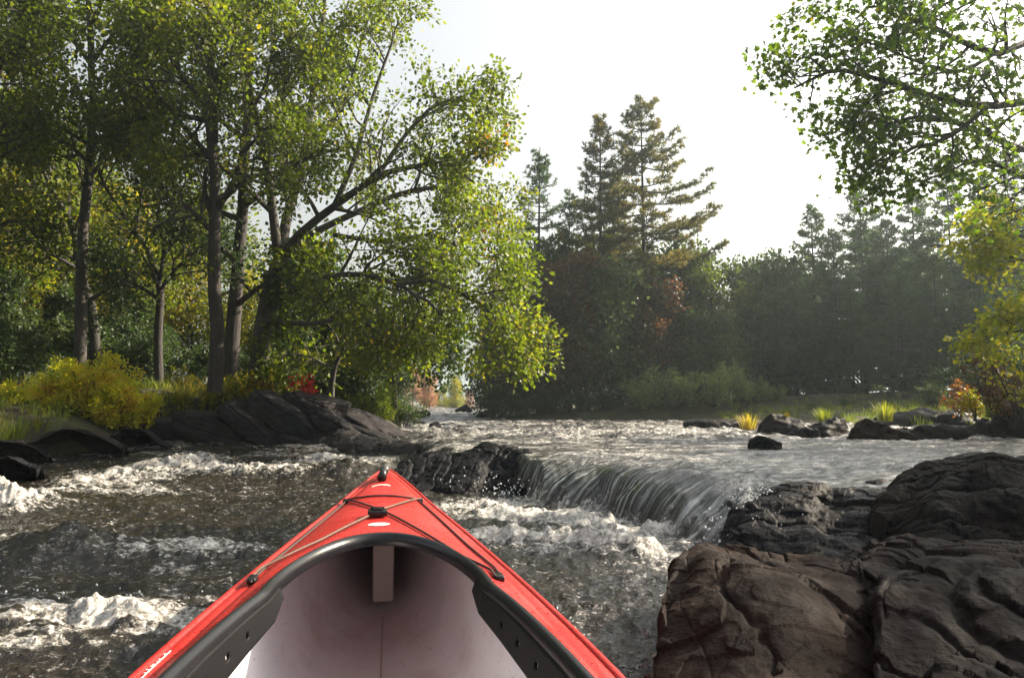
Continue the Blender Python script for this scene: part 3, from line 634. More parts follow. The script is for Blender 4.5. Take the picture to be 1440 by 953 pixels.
for sg in (1, -1):
    S1 = [-.95, -.5, -.1, .08, .24, .36, .44]
    top = [(s_, sg * (float(k_wc(s_)) - .011), float(k_deck(s_, k_wc(s_))) + .002) for s_ in S1]
    dep = [.075, .075, .070, .060, .050, .040, .018]
    bot = [(s_, sg * (float(k_wc(s_)) - .018), float(k_deck(s_, k_wc(s_))) - d_) for s_, d_ in zip(S1, dep)]
    plate('side_panel', top, bot, 140, .005, M_panel, [(.565, .578, .45, .62), (.655, .668, .45, .62), (.47, .483, .45, .62), (.38, .393, .45, .62)])
    # brace from the panel down to the floor
    S2 = [-.9, -.4, -.05, .1, .2]
    t2 = [(s_, sg * (float(k_wc(s_)) - .020), float(k_deck(s_, k_wc(s_))) - .10) for s_ in S2]
    b2 = [(s_ + .08, sg * (float(k_w(s_)) - .060), float(k_zk(s_)) + .12) for s_ in S2]
    plate('hip_brace', t2, b2, 60, .02, M_panel)
rot0 = np.array([[KR[0], KA[0], 0], [KR[1], KA[1], 0], [0, 0, 1]])
# knob of the foot peg rail, right
mb = MB(); q = K2W(.20, .235, .30); 
mb.box(q + kinv, (.03, .022, .012)); mb.tube(np.array([q, q + [.05, .05, .02]]) + kinv, .012, 10, True); bevel(mb.build('foot_peg', M_black, kay), .005)
# foam pillar under the foredeck
mb = MB(); s0 = 1.46
rot = np.array([[KR[0], KA[0], 0], [KR[1], KA[1], 0], [0, 0, 1]])
c0 = K2W(s0 + .14, .0, .30); mb.box(c0 + kinv, (.034, .14, .132), rot)
bevel(mb.build('foam_pillar', M_foam, kay, False), .008, 3)
# floor seam
mb = MB(); Sx = np.linspace(-1.5, 1.45, 60); mb.tube(K2W(Sx, 0 * Sx, k_zk(Sx) + .0225 + np.interp(Sx, [-.5, .3, 1.5, 2.5], [.0, .035, .12, .12])) + kinv, .003, 6); mb.build('floor_seam', simple('seam_dirt', (.60, .54, .53), .6), kay)
# pixel -> deck point
def deck_hit(px, py, lift=.004):
    z = .47
    for _ in range(12):
        q = WZ(px, py, z); s_, t_ = W2K(q[0], q[1]); s_ = min(max(s_, -2), KL - .01); t_ = np.clip(t_, -k_w(s_) * .98, k_w(s_) * .98)
        z = .5 * z + .5 * (float(k_deck(s_, t_)) + lift)
    return float(s_), float(t_)
def cord(name, pix, r=.0031, lift=.004, mat=M_cord):
    st_ = np.array([deck_hit(*q) for q in pix]); a = np.linspace(0, len(pix) - 1, 40)
    s_ = np.interp(a, range(len(pix)), st_[:, 0]); t_ = np.interp(a, range(len(pix)), st_[:, 1])
    z = k_deck(s_, np.clip(np.abs(t_), 0, k_w(s_) * .98)) + lift
    mb = MB(); mb.tube(K2W(s_, t_, z) + kinv, r, 8, True); return mb.build(name, mat, kay)
c1 = cord('deck_cord', [(487, 703), (510, 698.5), (535, 696.5), (560, 697.5), (583, 701)])
cord('deck_cord', [(486, 704), (515, 710), (545, 721), (600, 751), (650, 782), (690, 801), (697, 811)], lift=.005)
M_tan = simple('cord_tan', (.09, .045, .028), .6, (300, .5, .002))
cord('deck_cord', [(592, 703), (565, 709), (535, 719), (515, 729), (450, 762), (400, 785), (365, 802), (356, 812)], lift=.009, mat=M_tan)
cord('deck_cord', [(590, 704), (620, 731), (660, 768), (695, 797), (707, 812)])
cord('deck_cord', [(485, 706), (450, 735), (410, 768), (370, 800), (352, 818)])
for (px, py) in [(486, 704), (591, 703), (702, 811), (355, 814)]:
    s_, t_ = deck_hit(px, py); q = K2W(s_, t_, k_deck(s_, abs(t_)) + .004) + kinv
    mb = MB(); mb.box(q, (.009, .022, .006), rot); bevel(mb.build('cord_guide', M_black, kay), .003)
s_, t_ = deck_hit(531, 724); q = K2W(s_, t_, k_deck(s_, abs(t_)) + .012) + kinv
mb = MB(); mb.box(q, (.027, .030, .007), rot); mb.box(q + [0, 0, .009], (.014, .018, .004), rot); mb.tube([q + [-.02, .0, .012], q + [.02, 0, .012]], .004, 8, True)
bevel(mb.build('cord_clip', M_black, kay), .004)
# stickers
def decal(name, px, py, fn, mat, lift=.0016, parent=kay):
    s0_, t0_ = deck_hit(px, py, lift); P_, f_ = fn(); s_ = s0_ + P_[:, 1]; t_ = t0_ + P_[:, 0]
    return kadd(name, K2W(s_, t_, k_deck(s_, np.abs(t_)) + lift), f_, mat, True, parent)
def ell(a, b, n=40, m=6):
    def fn():
        r_ = np.linspace(0.02, 1, m); th = np.linspace(0, 2 * np.pi, n, endpoint=False)
        P_ = np.stack([(r_[:, None] * np.cos(th) * a).ravel(), (r_[:, None] * np.sin(th) * b).ravel()], 1); return P_, grid_faces(m, n, True)
    return fn
def arch(w_, th, curve, n=24):
    def fn():
        x_ = np.linspace(-1, 1, n); r_ = np.linspace(0, 1, 5); edge = 1 + .45 * np.abs(x_)**6
        P_ = np.stack([(x_[:, None] * w_ + 0 * r_).ravel(), (-curve * x_[:, None]**2 + th * (r_[None] - .5) * edge[:, None]).ravel()], 1); return P_, grid_faces(n, 5)
    return fn
badge = decal('oval_badge', 533, 736.5, ell(.029, .024), M_white)
bk = empty  # noqa
def glyphs(n, w_, h_):
    def fn():
        rr = np.random.RandomState(4); Vs = []; Fs = []
        for i in range(n):
            cx = (i - (n - 1) / 2) * w_ * 1.5
            for (x0, x1, y0, y1) in ([(-.5, -.3, -.5, .5), (-.3, .4, .3, .5)], [(-.1, .1, -.5, .5)], [(-.5, .5, -.5, -.3), (-.5, -.3, -.5, .5), (.3, .5, -.5, .5)])[rr.randint(3)]:
                k_ = len(Vs); Vs += [(cx + x0 * w_, y0 * h_), (cx + x1 * w_, y0 * h_), (cx + x1 * w_, y1 * h_), (cx + x0 * w_, y1 * h_)]; Fs.append([k_, k_ + 1, k_ + 2, k_ + 3])
        return np.array(Vs), np.array(Fs)
    return fn
o = decal('badge_lettering', 533, 736.5, glyphs(4, .006, .010), M_ink, .0024); o.parent = badge
decal('logo_sticker', 536, 681, arch(.033, .022, .030), M_white)
# white worn lettering along the left gunwale
mb = MB(); rr = np.random.RandomState(8)
for i in range(9):
    s_ = -.02 + i * .024
    for j in range(2 + rr.randint(2)):
        ds = rr.uniform(-.009, .009); q = K2W(s_ + ds, -(float(k_w(s_)) - .014), float(k_deck(s_, k_w(s_) - .014)) + .002) + kinv
        mb.box(q, (rr.uniform(.0012, .003), rr.uniform(.001, .002), .0006), rot)
S_ = np.linspace(-.03, .19, 12); mb.tube(K2W(S_, -(k_w(S_) - .0165), k_deck(S_, k_w(S_) - .0165) + .0012) + kinv, .0009, 4)
mb.build('side_lettering', M_white, kay, False)
# bow toggle
tog = MB(); a = WZ(537, 672, .522); b = WZ(541, 660, .545); c_ = WZ(548, 650, .56)
tog.tube(np.array([a, (a + b) / 2 + [0, 0, .01], b]) + kinv, [.018, .014, .012], 10, True)
bt = tog.build('toggle_base', M_black, kay)
tog = MB(); d_ = (c_ - b) / np.linalg.norm(c_ - b); pts = [b + d_ * k_ for k_ in (-.03, -.028, -.01, .02, .06, .085, .09)]
tog.tube(np.array(pts) + kinv, [.010, .016, .019, .017, .017, .018, .012], 14, True)
tog.build('toggle_handle', simple('toggle_rubber', (.06, .055, .05), .35, (120, .3, .002)), kay)
# ================================================================ TREES
def nrm(v): v = np.asarray(v, float); return v / (np.linalg.norm(v) + 1e-9)
class Tree:
    def __init__(s, seed): s.r = np.random.RandomState(seed); s.br = []; s.tw = []
def grow(T, p0, d, L, r0, lvl, maxl, nch, ratio=.6, wander=.16, up=.05, ang=(30, 60), flat=0., tmin=.25, droop=0.):
    r = T.r; n = max(4, 9 - 2 * lvl); pts = [np.array(p0, float)]; d = nrm(d); dirs = [d]
    for i in range(n - 1):
        d = nrm(d + r.randn(3) * wander + np.array([0, 0, up - droop * (i / n)])); pts.append(pts[-1] + d * L / (n - 1)); dirs.append(d)
    pts = np.array(pts); rad = r0 * (1 - .78 * np.linspace(0, 1, n)); T.br.append((pts, rad, lvl))
    if lvl >= maxl: T.tw.append(pts); return
    for k in range(nch[lvl]):
        children(T, pts, dirs, rad, L, lvl, maxl, nch, ratio, wander, up, ang, flat, tmin, droop, k / max(1, nch[lvl] - 1) if nch[lvl] > 1 else .7)
    T.tw.append(pts[-3:])
def children(T, pts, dirs, rad, L, lvl, maxl, nch, ratio, wander, up, ang, flat, tmin, droop, fr):
    r = T.r; t_ = np.clip(tmin + (1 - tmin) * fr + r.uniform(-.06, .06), 0, .98); x_ = t_ * (len(pts) - 1); i = int(x_); p = pts[i] + (pts[min(i + 1, len(pts) - 1)] - pts[i]) * (x_ - i)
    d = dirs[i]; v = r.randn(3); v[2] *= (1 - flat); v = nrm(v - d * (v @ d)); a = R(r.uniform(*ang))
    nd = d * math.cos(a) + v * math.sin(a)
    grow(T, p, nd, L * ratio * (1.2 - .6 * t_) * r.uniform(.75, 1.2), rad[i] * .62, lvl + 1, maxl, nch, ratio, wander, up, ang, flat, tmin, droop)
KITE = (np.array([[0, 0], [.32, .38], [.28, .75], [0, 1.05], [-.28, .75], [-.32, .38]]), 6)
MAPLE = (np.array([[0, 0], [.28, .12], [.62, .10], [.40, .42], [.60, .72], [.25, .66], [0, 1.1], [-.25, .66], [-.60, .72], [-.40, .42], [-.62, .10], [-.28, .12]]), 12)
def leaf_mesh(name, T, mat, parent, per, size, jit=.10, shape=KITE, droop=.25, seed=0, tip=True, tw=None, upf=.7, drop_frac=0.):
    r = np.random.RandomState(seed + 5); tw = T.tw if tw is None else tw
    pos = []; dr = []
    for pts in tw:
        m = per; n = len(pts); a = r.uniform(.15, 1, m)**.7 * (n - 1) if tip else r.uniform(0, 1, m) * (n - 1)
        i = np.minimum(a.astype(int), n - 2); p = pts[i] + (pts[i + 1] - pts[i]) * (a - i)[:, None]
        dd = nrm(pts[-1] - pts[0]); o = r.randn(m, 3); pos.append(p + o * jit); dr.append(dd * .6 + o * .8)
    pos = np.concatenate(pos); dr = np.concatenate(dr); dr[:, 2] -= droop; dr /= np.linalg.norm(dr, axis=1)[:, None]
    if drop_frac: k = r.rand(len(pos)) > drop_frac; pos = pos[k]; dr = dr[k]
    N = len(pos); nn = r.randn(N, 3) * .75; nn[:, 2] += upf; nn -= dr * (nn * dr).sum(1)[:, None]; nn /= np.linalg.norm(nn, axis=1)[:, None]
    sd = np.cross(dr, nn); sz = size * r.uniform(.6, 1.3, N)
    S_, k = shape; fold = -np.abs(S_[:, 0]) * .35 - .12 * S_[:, 1]**2
    V = pos[:, None] + sz[:, None, None] * (sd[:, None] * S_[None, :, 0, None] + dr[:, None] * S_[None, :, 1, None] - nn[:, None] * fold[None, :, None] * -1)
    V = V.reshape(-1, 3); f = np.arange(N * k).reshape(N, k); rn = np.repeat(np.clip(r.rand(N), 0, 1), k)
    return mesh_np(name, V, f, mat, parent, False, attrs={'rnd': ('POINT', rn)})
def wood_mesh(T, bark, parent, trunk_lvl=0, names=('trunk', 'branches'), k=(10, 7, 5, 3, 3)):
    for nm, sel in ((names[0], lambda l: l <= trunk_lvl), (names[1], lambda l: l > trunk_lvl)):
        mb = MB()
        for pts, rad, l in T.br:
            if sel(l) : mb.tube(pts, rad, k[min(l, 4)])
        if mb.n: mb.build(nm, bark, parent)
_dummy = [(.0, (.022, .045, .010)), (.35, (.040, .075, .014)), (.65, (.065, .100, .018)), (.85, (.13, .13, .022)), (1., (.20, .13, .025))]
M_oak = leaf_mat('leaf_oak', [(.0, (.035, .055, .010)), (.4, (.075, .105, .014)), (.72, (.13, .155, .022)), (.9, (.20, .17, .03)), (1., (.32, .09, .02))], .55, .45, .6, .35)
M_maple = leaf_mat('leaf_green_gold', [(.0, (.032, .052, .010)), (.45, (.066, .090, .014)), (.68, (.12, .135, .020)), (.86, (.22, .17, .026)), (1., (.30, .13, .03))], .55, .5, .55, .6)
M_yellow = leaf_mat('leaf_yellow_green', [(.0, (.07, .10, .010)), (.4, (.16, .17, .018)), (.7, (.28, .23, .025)), (.9, (.36, .23, .03)), (1., (.36, .13, .03))], .5, .5, .8, .5)
M_dark = leaf_mat('leaf_dark_green', [(.0, (.020, .040, .014)), (.5, (.042, .072, .022)), (.85, (.075, .10, .028)), (1., (.12, .10, .03))], .45, .5, .5, .5, (1.2, 1.3, .7))
M_grey = leaf_mat('leaf_grey_green', [(.0, (.05, .075, .035)), (.5, (.08, .11, .045)), (1., (.12, .15, .06))], .42, .5, 1., .4, (1.2, 1.3, .7))
M_needle = leaf_mat('pine_needles', [(.0, (.036, .046, .014)), (.5, (.085, .090, .022)), (.85, (.18, .14, .032)), (1., (.24, .15, .035))], .55, .5, .6, .5, (1.3, 1.2, .6))
M_needle2 = leaf_mat('spruce_needles', [(.0, (.020, .046, .020)), (.5, (.045, .082, .030)), (1., (.11, .13, .045))], .42, .5, .6, .5, (1.2, 1.3, .7))
M_red = leaf_mat('leaf_red', [(.0, (.30, .03, .02)), (.4, (.42, .07, .035)), (.8, (.42, .16, .05)), (1., (.35, .24, .07))], .5, .5, .5, .5, (1.3, 1.1, .8))
M_rust = leaf_mat('leaf_rust', [(.0, (.04, .040, .018)), (.4, (.075, .055, .024)), (.8, (.13, .060, .034)), (1., (.12, .10, .035))], .4, .5, .5, .5, (1.3, 1.1, .8))
M_bright = leaf_mat('leaf_bright', [(.0, (.06, .11, .012)), (.5, (.12, .17, .02)), (.9, (.22, .22, .03)), (1., (.30, .17, .03))], .6, .45, .8, .4)
M_blue = leaf_mat('leaf_shrub', [(.0, (.16, .21, .02)), (.4, (.38, .38, .035)), (.68, (.52, .42, .04)), (.86, (.42, .20, .03)), (1., (.28, .06, .025))], .55, .5, 2.3, .6)
M_lime = leaf_mat('leaf_lime', [(.0, (.12, .16, .012)), (.5, (.22, .24, .02)), (.9, (.34, .28, .03)), (1., (.36, .17, .03))], .6, .45, .8, .4)
M_greyb = leaf_mat('leaf_shore_bush', [(.0, (.13, .18, .07)), (.5, (.19, .23, .09)), (1., (.26, .28, .11))], .45, .5, 1., .4, (1.2, 1.3, .7))
M_muted = leaf_mat('leaf_muted_red', [(.0, (.16, .04, .02)), (.5, (.22, .08, .04)), (1., (.18, .15, .04))], .45, .5, 1., .4)
M_pale = leaf_mat('leaf_pale_coral', [(.0, (.30, .13, .09)), (.5, (.36, .19, .12)), (1., (.34, .27, .12))], .45, .5, 1., .4, (1.2, 1., .9))
M_bough = leaf_mat('leaf_bough', [(.0, (.04, .075, .012)), (.5, (.07, .12, .018)), (.85, (.12, .16, .022)), (1., (.25, .09, .03))], .6, .5, .7, .5)
M_grass = leaf_mat('grass_blade', [(.0, (.06, .10, .02)), (.5, (.13, .16, .03)), (1., (.28, .24, .07))], .5, .6, 1.2, .4)
M_straw = leaf_mat('grass_straw', [(.0, (.20, .17, .04)), (.5, (.32, .25, .07)), (1., (.36, .22, .10))], .5, .6, 1.2, .4)
M_bark = bark_mat('bark_brown', (.008, .006, .005), (.028, .021, .017)); M_barkg = bark_mat('bark_grey', (.018, .015, .013), (.06, .052, .046)); M_barkd = bark_mat('bark_dark', (.012, .010, .009), (.035, .028, .024))
GZ = lambda x_, y_: float(ground_z(x_, y_))
def pxpoly(pts): return np.array([W(*q) for q in pts])
def smooth(P, n): a = np.linspace(0, len(P) - 1, n); return np.stack([cinterp(a, range(len(P)), P[:, k]) for k in range(3)], -1)
def limb(T, pts, r0, r1, lvl, maxl, nch, Lc, tmin=.3, ang=(30, 65), up=.05, wander=.17, flat=0., ratio=.6, droop=0., n=12):
    """explicit limb (photo traced, real depth), with random children of length Lc"""
    P = smooth(pts, n); P += T.r.randn(n, 3) * .015 * np.linspace(0, 1, n)[:, None]; rad = np.linspace(r0, r1, n); T.br.append((P, rad, lvl))
    dirs = np.gradient(P, axis=0); dirs /= np.linalg.norm(dirs, axis=1)[:, None]; dirs = list(dirs)
    for k in range(nch[0]):
        fr = k / max(1, nch[0] - 1)
        children(T, P, dirs, rad, Lc / ratio, lvl, lvl + maxl, [0] * (lvl + 1) + list(nch[1:]) + [0] * 4, ratio, wander, up, ang, flat, tmin, droop, fr)
    T.tw.append(P[-3:])
def finish(T, name, label, cat, bark, leaf, per, size, jit=.1, shape=KITE, group=None, origin=None, seed=0, tl=0, **k):
    o = np.array(origin if origin is not None else T.br[0][0][0]); root = empty(name, tuple(o), 0, label, cat, group)
    T.br = [(p_ - o, r_, l_) for p_, r_, l_ in T.br]; T.tw = [p_ - o for p_ in T.tw]
    wood_mesh(T, bark, root, tl); leaf_mesh('crown', T, leaf, root, per, size, jit, shape, seed=seed, **k); return root

# ---- the big oak leaning over the water
T = Tree(11); D0 = 12.6
limb(T, pxpoly([(362, 545, D0), (368, 480, D0), (378, 420, D0), (392, 372, D0)]), .17, .13, 0, 1, [3, 0], .8, .5)
LB = [([(392, 372, D0), (384, 300, 12.4), (372, 220, 12.2), (352, 130, 12), (330, 40, 12), (320, -60, 12)], .085, .03),
      ([(392, 372, D0), (405, 300, 12.9), (430, 220, 13.2), (440, 130, 13.4), (455, 30, 13.4), (460, -60, 13.3)], .10, .03),
      ([(392, 372, D0), (415, 335, 12.3), (470, 290, 12.0), (530, 250, 11.8), (590, 232, 11.6), (635, 235, 11.4), (665, 258, 11.3)], .085, .018),
      ([(395, 365, D0), (440, 328, 12.8), (500, 300, 13.0), (570, 270, 13.2), (620, 265, 13.3), (660, 292, 13.3), (688, 312, 13.3)], .075, .015),
      ([(470, 290, 12.0), (500, 220, 12.0), (520, 150, 12.1), (545, 80, 12.2), (560, 30, 12.2)], .05, .015),
      ([(530, 250, 11.8), (570, 190, 11.8), (610, 150, 11.7), (650, 140, 11.7), (675, 155, 11.7)], .04, .012),
      ([(430, 220, 13.2), (480, 150, 13), (500, 90, 13), (520, 20, 13)], .05, .015),
      ([(378, 420, D0), (440, 395, 12.0), (500, 385, 11.4), (560, 400, 11.0), (600, 422, 10.8), (625, 448, 10.7)], .06, .015),
      ([(560, 400, 11.0), (610, 395, 10.9), (650, 415, 10.8), (682, 430, 10.8), (700, 452, 10.8), (708, 474, 10.8)], .035, .012),
      ([(470, 330, 12.5), (540, 340, 12.2), (610, 330, 12), (650, 350, 11.9), (675, 372, 11.9)], .04, .012),
      ([(372, 450, D0), (430, 455, 11.9), (480, 450, 11.4), (520, 460, 11.1), (560, 500, 11)], .045, .015),
      ([(384, 300, 12.4), (330, 250, 11.9), (280, 215, 11.7), (230, 195, 11.6)], .05, .015),
      ([(372, 220, 12.2), (400, 130, 11.8), (410, 50, 11.6)], .04, .015)]
for i, (pl, a_, b_) in enumerate(LB):
    limb(T, pxpoly(pl), a_, b_, 1, 3, [[12, 10, 14, 14, 9, 9, 9, 13, 12, 12, 10, 9, 8][i], 5, 4], 1.05, .3, (30, 70), .03, .16, ratio=.62, droop=.08 if i in (7, 8, 10, 9) else 0)
oak = finish(T, 'oak_tree', 'big spreading oak on the left bank whose forked limbs lean right over the water', 'tree', M_barkg, M_oak, 10, .066, .075, seed=1)
print('oak leaves', len(T.tw) * 9)
# ---- left bank canopy trees (explicit trunks)
def canopy(seed, label, trunk, r0, bark, leaf, limbs, per=8, size=.066, lc=1.0, nch=(9, 5, 4), jit=.09, name='maple_tree'):
    T = Tree(seed); P = pxpoly(trunk); limb(T, P, r0, r0 * .35, 0, 1, [6, 0], .9, .4, n=14)
    Ps = smooth(P, 14)
    for pl in limbs:
        limb(T, pxpoly(pl), r0 * .42, .014, 1, 3, list(nch), lc, .25, (30, 70), .04, .17)
    return finish(T, name, label, 'tree', bark, leaf, per, size, jit, seed=seed)
canopy(21, 'slender straight trunk with furrowed bark right of the middle of the left bank, branching high', [(302, 552, 11.3), (306, 470, 11.3), (300, 380, 11.3), (303, 300, 11.3), (302, 230, 11.3), (292, 150, 11.3), (300, 60, 11.3), (305, -60, 11.3)], .115, M_bark, M_maple,
       [[(303, 300, 11.3), (335, 240, 11.2), (345, 180, 11), (375, 110, 11), (390, 50, 11)], [(302, 230, 11.3), (260, 180, 11.4), (220, 130, 11.3), (190, 80, 11.2)], [(292, 150, 11.3), (250, 100, 11.1), (225, 40, 11)], [(295, 130, 11.3), (340, 70, 11.5), (360, 0, 11.5)], [(303, 200, 11.3), (300, 120, 10.6), (290, 60, 10.3)],
        [(302, 330, 11.3), (262, 290, 11.1), (230, 275, 11)], [(303, 290, 11.3), (350, 250, 10.9), (400, 240, 10.6), (430, 220, 10.5)], [(296, 170, 11.3), (230, 160, 11.8), (180, 170, 12)]])
canopy(22, 'tall grey trunk at the far left, bare up to its high crown', [(112, 545, 13), (114, 440, 13), (116, 330, 13), (125, 240, 13), (131, 170, 13), (128, 90, 13), (125, 0, 13), (122, -80, 13)], .105, M_barkg, M_oak,
       [[(131, 170, 13), (100, 110, 12.8), (60, 70, 12.6)], [(131, 160, 13), (170, 110, 13), (200, 60, 13)], [(128, 90, 13), (90, 40, 13), (70, 0, 13)], [(128, 90, 13), (165, 40, 13), (190, 0, 13)], [(126, 230, 13), (90, 200, 12.8), (50, 190, 12.6)], [(127, 200, 13), (170, 180, 12.8), (200, 180, 12.6)], [(126, 40, 13), (140, 10, 12.4), (150, -30, 12.2)]], size=.09)
canopy(23, 'dark leaning tree behind the tall grey trunk, limbs reaching left', [(136, 530, 14.5), (130, 440, 14.5), (112, 380, 14.5), (105, 330, 14.5), (85, 290, 14.5), (50, 262, 14.4)], .10, M_barkd, M_maple,
       [[(105, 330, 14.5), (120, 270, 14.4), (100, 210, 14.3), (80, 150, 14.2)], [(85, 290, 14.5), (50, 220, 14), (20, 160, 13.8)], [(50, 262, 14.4), (0, 260, 14), (-50, 270, 14)], [(112, 380, 14.5), (60, 350, 14), (20, 330, 14)], [(130, 420, 14.5), (180, 390, 14), (210, 380, 14)], [(20, 160, 13.8), (0, 90, 13.8), (-20, 10, 13.8)]])
canopy(24, 'thin forked trunk between the tall grey trunk and the straight furrowed one', [(224, 545, 13.6), (222, 480, 13.6), (225, 420, 13.6), (222, 395, 13.6), (208, 355, 13.6), (190, 325, 13.6), (165, 290, 13.6)], .085, M_barkd, M_dark,
       [[(224, 400, 13.6), (230, 350, 13.6), (222, 300, 13.6), (230, 240, 13.6), (235, 170, 13.6)], [(222, 420, 13.6), (190, 400, 13.4), (160, 395, 13.4)], [(224, 410, 13.6), (250, 375, 13.4), (280, 350, 13.3)], [(190, 325, 13.6), (200, 260, 13.5), (190, 200, 13.5)], [(165, 290, 13.6), (140, 240, 13.4), (150, 180, 13.4)]])
canopy(25, 'thick dark trunk just behind the straight furrowed one', [(322, 540, 13.4), (328, 460, 13.4), (334, 380, 13.4), (342, 290, 13.4), (347, 200, 13.4), (350, 100, 13.4), (350, -30, 13.4)], .145, M_barkd, M_dark,
       [[(342, 290, 13.4), (390, 260, 13.3), (430, 240, 13.3)], [(340, 310, 13.4), (290, 290, 13.2), (250, 270, 13.1)], [(347, 200, 13.4), (300, 160, 13.4), (260, 120, 13.4)], [(347, 180, 13.4), (400, 130, 13.6), (430, 80, 13.6)], [(350, 100, 13.4), (330, 40, 13.4), (320, -10, 13.4)], [(331, 430, 13.4), (370, 400, 13), (400, 390, 12.8)]], name='oak_tree')
canopy(26, 'tree cut by the left edge with reddish tinted leaves at the top', [(-60, 560, 11), (-55, 430, 11), (-60, 300, 11), (-70, 150, 11), (-70, 0, 11)], .12, M_bark, M_maple,
       [[(-60, 300, 11), (-20, 220, 11), (10, 170, 11)], [(-65, 200, 11), (-20, 120, 11), (20, 70, 11)], [(-70, 100, 11), (-20, 40, 11), (20, 0, 11)], [(-60, 350, 11), (-20, 320, 11), (30, 310, 11)]])
# small trees at the foot of the oak
for sd, lab, pl, br_ in [(31, 'thin pale stem leaning under the oak just behind the dark outcrop', [(466, 560, 12.8), (470, 520, 12.8), (486, 480, 12.7), (500, 430, 12.6), (520, 380, 12.5)], [[(486, 480, 12.7), (540, 450, 12.5), (580, 450, 12.4)], [(500, 430, 12.6), (470, 400, 12.4), (440, 395, 12.3)], [(470, 520, 12.8), (430, 500, 12.5), (400, 500, 12.4)], [(520, 380, 12.5), (560, 360, 12.5), (600, 365, 12.5)]]),
                         (32, 'small dark tree at the water end of the left bank below the oak leaves', [(556, 575, 15), (552, 530, 15), (545, 480, 15), (555, 430, 15), (550, 380, 15)], [[(552, 520, 15), (590, 490, 15), (620, 500, 15)], [(545, 480, 15), (510, 460, 14.8), (480, 470, 14.6)], [(555, 430, 15), (600, 410, 15), (630, 430, 15)], [(552, 540, 15), (530, 520, 14.5), (500, 525, 14.3)]])]:
    canopy(sd, lab, pl, .05, M_barkg if sd == 31 else M_barkd, M_oak if sd == 31 else M_dark, br_, 7, .08, .8, (9, 5, 4))
# ---- generic prototypes
def broadleaf(seed, H, spread, leaf, bark, per=9, size=.12, nch=(15, 7, 4), name='maple_tree', tmin=.25, jit=.14, r0=None):
    T = Tree(seed); P = np.array([[0, 0, 0], [.02 * H, 0, H * .3], [-.01 * H, .02 * H, H * .6], [0, 0, H * .92]])
    limb(T, P, r0 or H * .014, .02, 0, 3, list(nch), spread, tmin, (45, 80), .10, .17, ratio=.58, n=12)
    root = empty(name, (0, 0, 0)); wood_mesh(T, bark, root, 0); leaf_mesh('crown', T, leaf, root, per, size, jit, seed=seed); return root
def pine(seed, H, width, mat, bark, h0=.25, step=.42, per=14, blade=(.13, .020), irregular=.35, name='pine_tree', topw=.25, oneside=None):
    r = np.random.RandomState(seed); mbT = MB(); lean = r.randn(2) * .01 * H; z_ = np.linspace(0, 1, 14)
    tr = np.stack([lean[0] * z_**2, lean[1] * z_**2, H * z_], 1); mbT.tube(tr, np.linspace(H * .011, .012, 14), 9)
    mbB = MB(); TP = []; TD = []; hgt = h0 * H; side = np.array(oneside) if oneside else None
    while hgt < H * .985:
        f_ = (hgt / H - h0) / (1 - h0); w_ = width * ((1 - f_)**.72 * (1 - topw) + topw * (1 - f_)**.5) * (.55 + .45 * min(1, f_ * 4))
        for b in range(r.randint(3, 6)):
            az = r.uniform(0, 2 * np.pi); L = w_ * r.uniform(1 - irregular * 1.6, 1 + irregular * .6)
            dh = np.array([math.cos(az), math.sin(az)]);
            if side is not None: L *= 1 + .55 * max(0, dh @ side[:2]) * side[2]
            if L < .08: continue
            n = 7; a = np.linspace(0, 1, n); elev = r.uniform(-.08, .12) + .35 * f_**2
            P = np.stack([np.interp(hgt, tr[:, 2], tr[:, 0]) + dh[0] * L * a, np.interp(hgt, tr[:, 2], tr[:, 1]) + dh[1] * L * a, hgt + L * (elev * a - .10 * np.sin(a * 3) + .14 * a**3)], 1) + r.randn(n, 3) * .02 * a[:, None] * L
            mbB.tube(P, np.linspace(.012 + .012 * L, .005, n), 5)
            pv = np.array([-dh[1], dh[0], 0])
            m = max(3, int(L / .12))
            for k in range(m):
                u_ = (k + r.rand()) / m * .85 + .2; u_ = min(u_, 1.); q = np.array([np.interp(u_, a, P[:, c]) for c in range(3)]); s_ = 1 if k % 2 else -1
                Ls = L * .34 * (1.15 - u_) * r.uniform(.6, 1.3) + .10; e = nrm(np.array([dh[0], dh[1], .12]) * .8 + pv * s_ * r.uniform(.5, 1.) + [0, 0, r.uniform(-.05, .3)])
                if Ls > .2: mbB.tube(np.array([q, q + e * Ls]), [.006, .003], 3)
                for w2 in np.arange(.25, 1.01, .12 / Ls if Ls > .12 else 1.): TP.append(q + e * Ls * w2 + r.randn(3) * .025); TD.append(e)
            TP.append(P[-1]); TD.append(nrm(P[-1] - P[-2]))
        hgt += step * r.uniform(.6, 1.4) * (1 - .5 * f_)
    TP = np.array(TP); TD = np.array(TD); N = len(TP); per_ = per
    p_ = np.repeat(TP, per_, 0); d_ = np.repeat(TD, per_, 0) * .55 + r.randn(N * per_, 3) * .6 + [0, 0, .25]; d_ /= np.linalg.norm(d_, axis=1)[:, None]
    sd = np.cross(d_, r.randn(N * per_, 3)); sd /= np.linalg.norm(sd, axis=1)[:, None] + 1e-9; Lb = blade[0] * r.uniform(.6, 1.2, N * per_)[:, None]; wb = blade[1]
    V = np.stack([p_ - sd * wb * .5, p_ + sd * wb * .5, p_ + d_ * Lb + sd * wb * .3, p_ + d_ * Lb - sd * wb * .3], 1).reshape(-1, 3)
    rn = np.repeat(np.clip(.6 * np.repeat(r.rand(N), per_) + .4 * r.rand(N * per_), 0, 1), 4)
    root = empty(name, (0, 0, 0)); mbT.build('trunk', bark, root); mbB.build('branches', bark, root)
    mesh_np('crown', V, np.arange(len(V)).reshape(-1, 4), mat, root, False, attrs={'rnd': ('POINT', rn)}); print(name, 'tufts', N); return root
